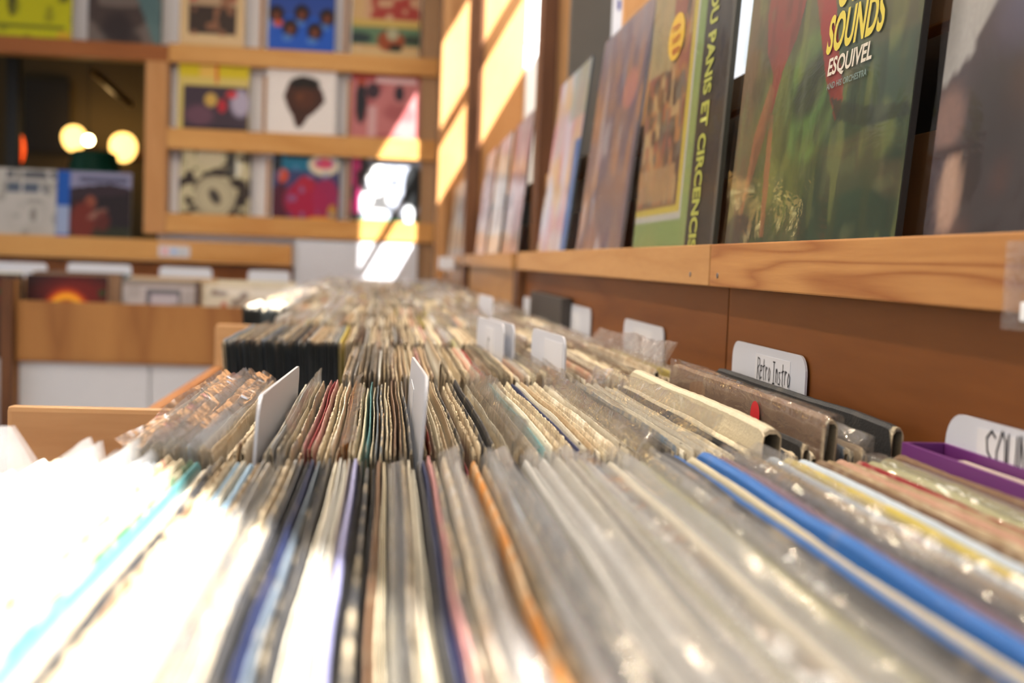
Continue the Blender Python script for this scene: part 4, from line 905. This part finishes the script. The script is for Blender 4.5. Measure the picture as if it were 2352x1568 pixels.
# thin pine battens between the covers
for i, (px, y0, y1) in enumerate([(606, 170, 300), (801, 180, 312), (600, 0, 108), (795, 0, 116), (614, 362, 494), (798, 368, 500)]):
    c = at(px, (y0 + y1) / 2, YB)
    o = box('thin_batten', c.x - .008, c.x + .008, YB + .032, YB + .048, zr(px, y1), zr(px, y0) if y0 else .96 + .3, M['pinez']); tag(o, 'thin upright pine batten %s' % ['left of the head shape cover', 'left of the pink cover', 'left of the blue cover above', 'left of the red lettered cover above', 'left of the red and teal cover', 'left of the green edged cover'][i], 'batten', 'thin battens on the end wall')

# ------------------------------------------------------------------ back bins along the end wall
YC = 4.2
bb = empty('back_counter', (-1.0, YC, -1.0), (0, 0, 0), 'low counter of plywood and white doors along the end wall', 'counter')
xl = at(38, 760, YC).x; xq = -.50
zt = at(250, 696, YC).z; zb = at(250, 831, YC).z
box('plywood_front', xl + 1.0, xq + 1.0, 0, .018, zb + 1, zt + 1, M['plyx'], bb, .002); zf_ = zb
box('counter_floor', xl + 1.0, xq + 1.0, .019, 1.1, zb + .9905, zb + .9985, M['biny'], bb)
xs = at(340, 900, YC).x
box('white_door', xl + 1.0, xs + 1 - .003, .03, .048, .06, zb + .998, M['white'], bb, .002); box('white_door', xs + 1 + .003, xq + 1, .03, .048, .06, zb + .998, M['white'], bb, .002)
box('carcass', xl + 1.0, xq + 1.0, .05, 1.1, .0, zb + .99, M['white'], bb)
pc = empty('counter_post', (at(20, 800, YC).x, YC - .03, -1.0), (0, 0, 0), 'wooden post at the left edge before the back counter', 'post'); box('post', -.021, .021, 0, .03, 0, .88, M['dark'], pc); box('post_edge', -.021, .016, .031, .9, 0, .875, M['pinez'], pc)
bl = empty('left_counter', (-1.9, YC + .02, -1.0), (0, 0, 0), 'further counter left of the wooden post at the picture edge', 'counter'); box('plywood_front', -.5, .47, 0, .018, zb + 1, zt + 1, M['plyx'], bl); box('white_door', -.5, .47, .01, .03, .0, zb + .998, M['white'], bl)

def stack_facing(px0, px1, pyt, kind, label, seed, n, cols):
    a = at(px0, pyt, YC + .03); b = at(px1, pyt, YC + .03); wd = b.x - a.x
    hz = a.z - zb
    o = empty('record_cover', (a.x, YC + .03, zb), (-math.radians(4), 0, 0), label, 'record', 'front covers in the back bins'); link('printed_sleeve', cover_mesh(wd, hz, .004, A(kind, seed) ** 1.35 * 1.15, (.4, .36, .3)), M['art'], o)
    rr = random.Random(seed)
    for i in range(n):
        c = PAL[cols[i % len(cols)]]; P = Paint(6, c, i).C
        q = empty('record_cover', (a.x + rr.uniform(-.01, .035), YC + .045 + .028 * i, zb + rr.uniform(.0, .012)), (-math.radians(4 + i * .2), 0, 0))
        tag(q, '%s sleeve, %s behind the %s' % (NAMES.get(cols[i % len(cols)], cols[i % len(cols)]), ORD[i + 1], label.split(' in the')[0]), 'record', 'sleeves behind the front covers of the back bins')
        link('printed_sleeve', cover_mesh(.31, hz, .004, P, c), M['art'], q)
stack_facing(56, 245, 628, 'fire', 'dark red cover with a glowing ring in the back bins', 5, 8, ['brown', 'charcoal', 'paleblue', 'ivory', 'slate'])
stack_facing(280, 460, 640, 'greybox', 'grey cover with a dark square frame in the back bins', 6, 8, ['tan', 'ivory', 'charcoal', 'pink', 'tan'])
stack_facing(466, 655, 650, 'creamred', 'cream cover with red marks in the back bins', 7, 8, ['ivory', 'white', 'cream', 'grey'])
stack_facing(-170, 5, 625, 'fire', 'dark cover at the left picture edge in the back bins', 9, 3, ['black', 'ivory'])
for i, (px0, px1, pyt, Y, l) in enumerate([(-30, 108, 600, 4.62, 'white divider card standing above the left corner records'), (155, 302, 603, 4.60, 'white divider card above the dark red cover'), (366, 487, 612, 4.56, 'white divider card above the grey framed cover'), (570, 666, 620, 4.60, 'white divider card above the cream cover with red marks')]):
    a = at(px0, pyt, Y); b = at(px1, pyt, Y)
    o = bm_obj('divider_card', card_mesh(b.x - a.x, .26, .002, .015), M['card'], None, (a.x, Y, a.z - .26)); tag(o, l, 'divider', 'divider cards in the back bins')

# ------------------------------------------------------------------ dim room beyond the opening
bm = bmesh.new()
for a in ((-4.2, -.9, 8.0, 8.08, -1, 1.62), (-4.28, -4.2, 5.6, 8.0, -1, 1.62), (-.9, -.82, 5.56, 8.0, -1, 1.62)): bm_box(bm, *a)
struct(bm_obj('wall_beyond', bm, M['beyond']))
glowm = plain('lamp_glow', (1, .8, .4), .5, noise=0, emit=(1, .58, .15), estr=4); glow2 = plain('bulb_glow', (1, .9, .6), .5, noise=0, emit=(1, .80, .38), estr=30)
orangeg = plain('orange_lamp_glow', (1, .2, .05), .5, noise=0, emit=(1, .08, .01), estr=1.6); shg = plain('green_shade', (.01, .10, .06), .4)
def sconce(px, py, r, lab, g, en=1.5):
    p = at(px, py, 7.6); e = empty('wall_lamp', (p.x, p.y, p.z), (0, 0, 0), lab, 'lamp', 'warm lamps in the dim room')
    bm = bmesh.new(); bmesh.ops.create_uvsphere(bm, u_segments=20, v_segments=12, radius=r); [setattr(v, 'co', Vector((v.co.x, v.co.y, v.co.z * (1.25 if v.co.z < 0 else 1)))) for v in bm.verts]
    bm_obj('glowing_shade', bm, g, e, smooth=True)
    bm = bmesh.new(); cyl(bm, (0, r * .5, 0), (0, .38, -.02), .012, .012, 10); cyl(bm, (0, .37, -.02), (0, .395, -.02), .04, .04, 16); bm_obj('bracket', bm, M['dark'], e)
    if en:
        l = bpy.data.lights.new('lamp_light', 'POINT'); l.energy = en; l.color = (1, .55, .16); l.shadow_soft_size = .06; lo = bpy.data.objects.new('lamp_light', l); COL.objects.link(lo); lo.location = (p.x, p.y + .15, p.z + .12)
sconce(170, 315, .075, 'left glowing wall lamp in the dim room', glowm); sconce(283, 335, .085, 'right glowing wall lamp in the dim room', glowm)
p = at(203, 322, 7.2); e = empty('bulb', p, (0, 0, 0), 'small bright bulb between the two wall lamps', 'lamp'); bm = bmesh.new(); bmesh.ops.create_uvsphere(bm, u_segments=16, v_segments=10, radius=.03); bm_obj('bulb_glass', bm, glow2, e, smooth=True); bm = bmesh.new(); cyl(bm, (0, 0, .03), (0, 0, .06), .014, .012, 12); cyl(bm, (0, 0, .06), (0, 0, 1.6 - p.z), .003, .003, 8); bm_obj('cord', bm, M['black'], e)
p = at(215, 395, 7.0); e = empty('table_lamp', (p.x, p.y, p.z - .45), (0, 0, 0), 'green shaded lamp below the glowing wall lamps', 'lamp')
bm = bmesh.new(); cyl(bm, (0, 0, .40), (0, 0, .56), .165, .13, 32); cyl(bm, (0, 0, .56), (0, 0, .575), .13, .10, 32); bm_obj('lamp_shade', bm, shg, e); bm = bmesh.new(); cyl(bm, (0, 0, .02), (0, 0, .40), .015, .012); cyl(bm, (0, 0, 0), (0, 0, .02), .09, .08, 24); bm_obj('lamp_base', bm, M['dark'], e)
zf = p.z - .45; o = box('side_table', p.x - .5, p.x + .3, 6.8, 7.3, -1, zf, M['dark']); tag(o, 'dark cabinet that carries the green shaded lamp', 'cabinet')
p = at(46, 342, 7.4); e = empty('orange_lamp', p, (0, 0, 0), 'slim orange glowing lamp at the left of the dim room', 'lamp'); bm = bmesh.new(); bmesh.ops.create_uvsphere(bm, u_segments=16, v_segments=10, radius=1); [setattr(v, 'co', Vector((v.co.x * .03, v.co.y * .03, v.co.z * .09))) for v in bm.verts]; bm_obj('lamp_tube', bm, orangeg, e, smooth=True)
bm = bmesh.new(); cyl(bm, (0, 0, .09), (0, 0, 1.6 - p.z), .004, .004, 8); bm_obj('cord', bm, M['black'], e)
p0 = at(27, 300, 6.2); o = box('black_post', p0.x - .03, p0.x + .03, 6.2, 6.26, -1, 1.6, M['black']); tag(o, 'black post standing in the dim room, far left', 'post')
p0 = at(100, 300, 7.9); o = box('dark_picture', p0.x - .14, p0.x + .15, 7.955, 7.985, .62, 1.1, M['black']); tag(o, 'dark framed rectangle on the wall of the dim room', 'picture')
pa = at(215, 165, 6.4); pb_ = at(300, 240, 6.8); bm = bmesh.new(); cyl(bm, pa - pa, pb_ - pa, .02, .02, 12); o = bm_obj('slanted_rod', bm, plain('brass_rod', (.3, .16, .05), .3, 1), None, pa); tag(o, 'slanted brass rod in the dim room', 'rod')

# ------------------------------------------------------------------ room shell
struct(box('floor', -4.3, .55, -3.1, 8.1, -1.05, -1.0, M['floor'], bev=0))
struct(box('ceiling', -4.3, .55, -3.1, 8.1, 1.62, 1.68, M['ceil'], bev=0))
bm = bmesh.new()
for a in ((-3.62, -3.56, -3.1, 5.47, -1, -.45), (-3.62, -3.56, -3.1, 5.47, 1.35, 1.62), (-3.62, -3.56, -3.1, -.6, -.45, 1.35), (-3.62, -3.56, 3.8, 5.47, -.45, 1.35)): bm_box(bm, *a)
struct(bm_obj('wall_left', bm, M['wall']))
bm = bmesh.new()
for a in ((-3.56, .46, -3.1, -3.04, -1, -.4), (-3.56, .46, -3.1, -3.04, 1.4, 1.62), (-3.56, -2.8, -3.1, -3.04, -.4, 1.4), (0, .46, -3.1, -3.04, -.4, 1.4)): bm_box(bm, *a)
struct(bm_obj('wall_front', bm, M['wall']))

# added unseen overhead fill that brightens the record tops, shaped as a lamp
e = empty('overhead_fill', (-.22, 1.6, 1.62), (0, 0, 0), 'added overhead fill panel, unseen, above the record bins', 'lamp')
box('fill_housing', -.16, .16, -1.5, 1.5, -.06, 0, M['vinyl'], e, .004); box('fill_diffuser', -.14, .14, -1.48, 1.48, -.066, -.0605, plain('fill_glow', (1, 1, 1), .5, noise=0, emit=(1, .94, .85), estr=7), e, 0)
al = area('overhead_fill_light', (-.22, 1.6, 1.545), (0, 0, -1), .28, 2.9, 33, (1, .94, .85))
# ceiling spot lamps over the bins: warm, they give the small glints in the bags
lampm = plain('spot_lens', (1, .9, .7), .4, noise=0, emit=(1, .80, .55), estr=350)
for i, (x, y, l) in enumerate([(-.9, .9, 'nearest black ceiling spot over the aisle'), (-.9, 2.4, 'middle black ceiling spot over the aisle'), (-.9, 3.9, 'farthest black ceiling spot over the aisle')]):
    e = empty('ceiling_spot', (x, y, 1.62), (0, 0, 0), l, 'lamp', 'ceiling spots over the aisle')
    bm = bmesh.new(); cyl(bm, (0, 0, 0), (0, 0, -.02), .05, .05, 24); cyl(bm, (0, 0, -.02), (0, 0, -.08), .012, .012, 12); cyl(bm, (0, 0, -.08), (.05, 0, -.2), .04, .06, 24); bm_obj('lamp_body', bm, M['black'], e)
    bm = bmesh.new(); cyl(bm, (.0505, 0, -.201), (.052, 0, -.205), .05, .05, 24); bm_obj('lamp_lens', bm, lampm, e)
    l_ = bpy.data.lights.new('spot_light', 'SPOT'); l_.energy = 8; l_.color = (1, .78, .52); l_.spot_size = math.radians(110); l_.spot_blend = .6; l_.shadow_soft_size = .05
    lo = bpy.data.objects.new('spot_light', l_); COL.objects.link(lo); lo.location = (x + .056, y, 1.40); lo.rotation_euler = Vector((.75, .0, -1.35)).to_track_quat('-Z', 'Y').to_euler()
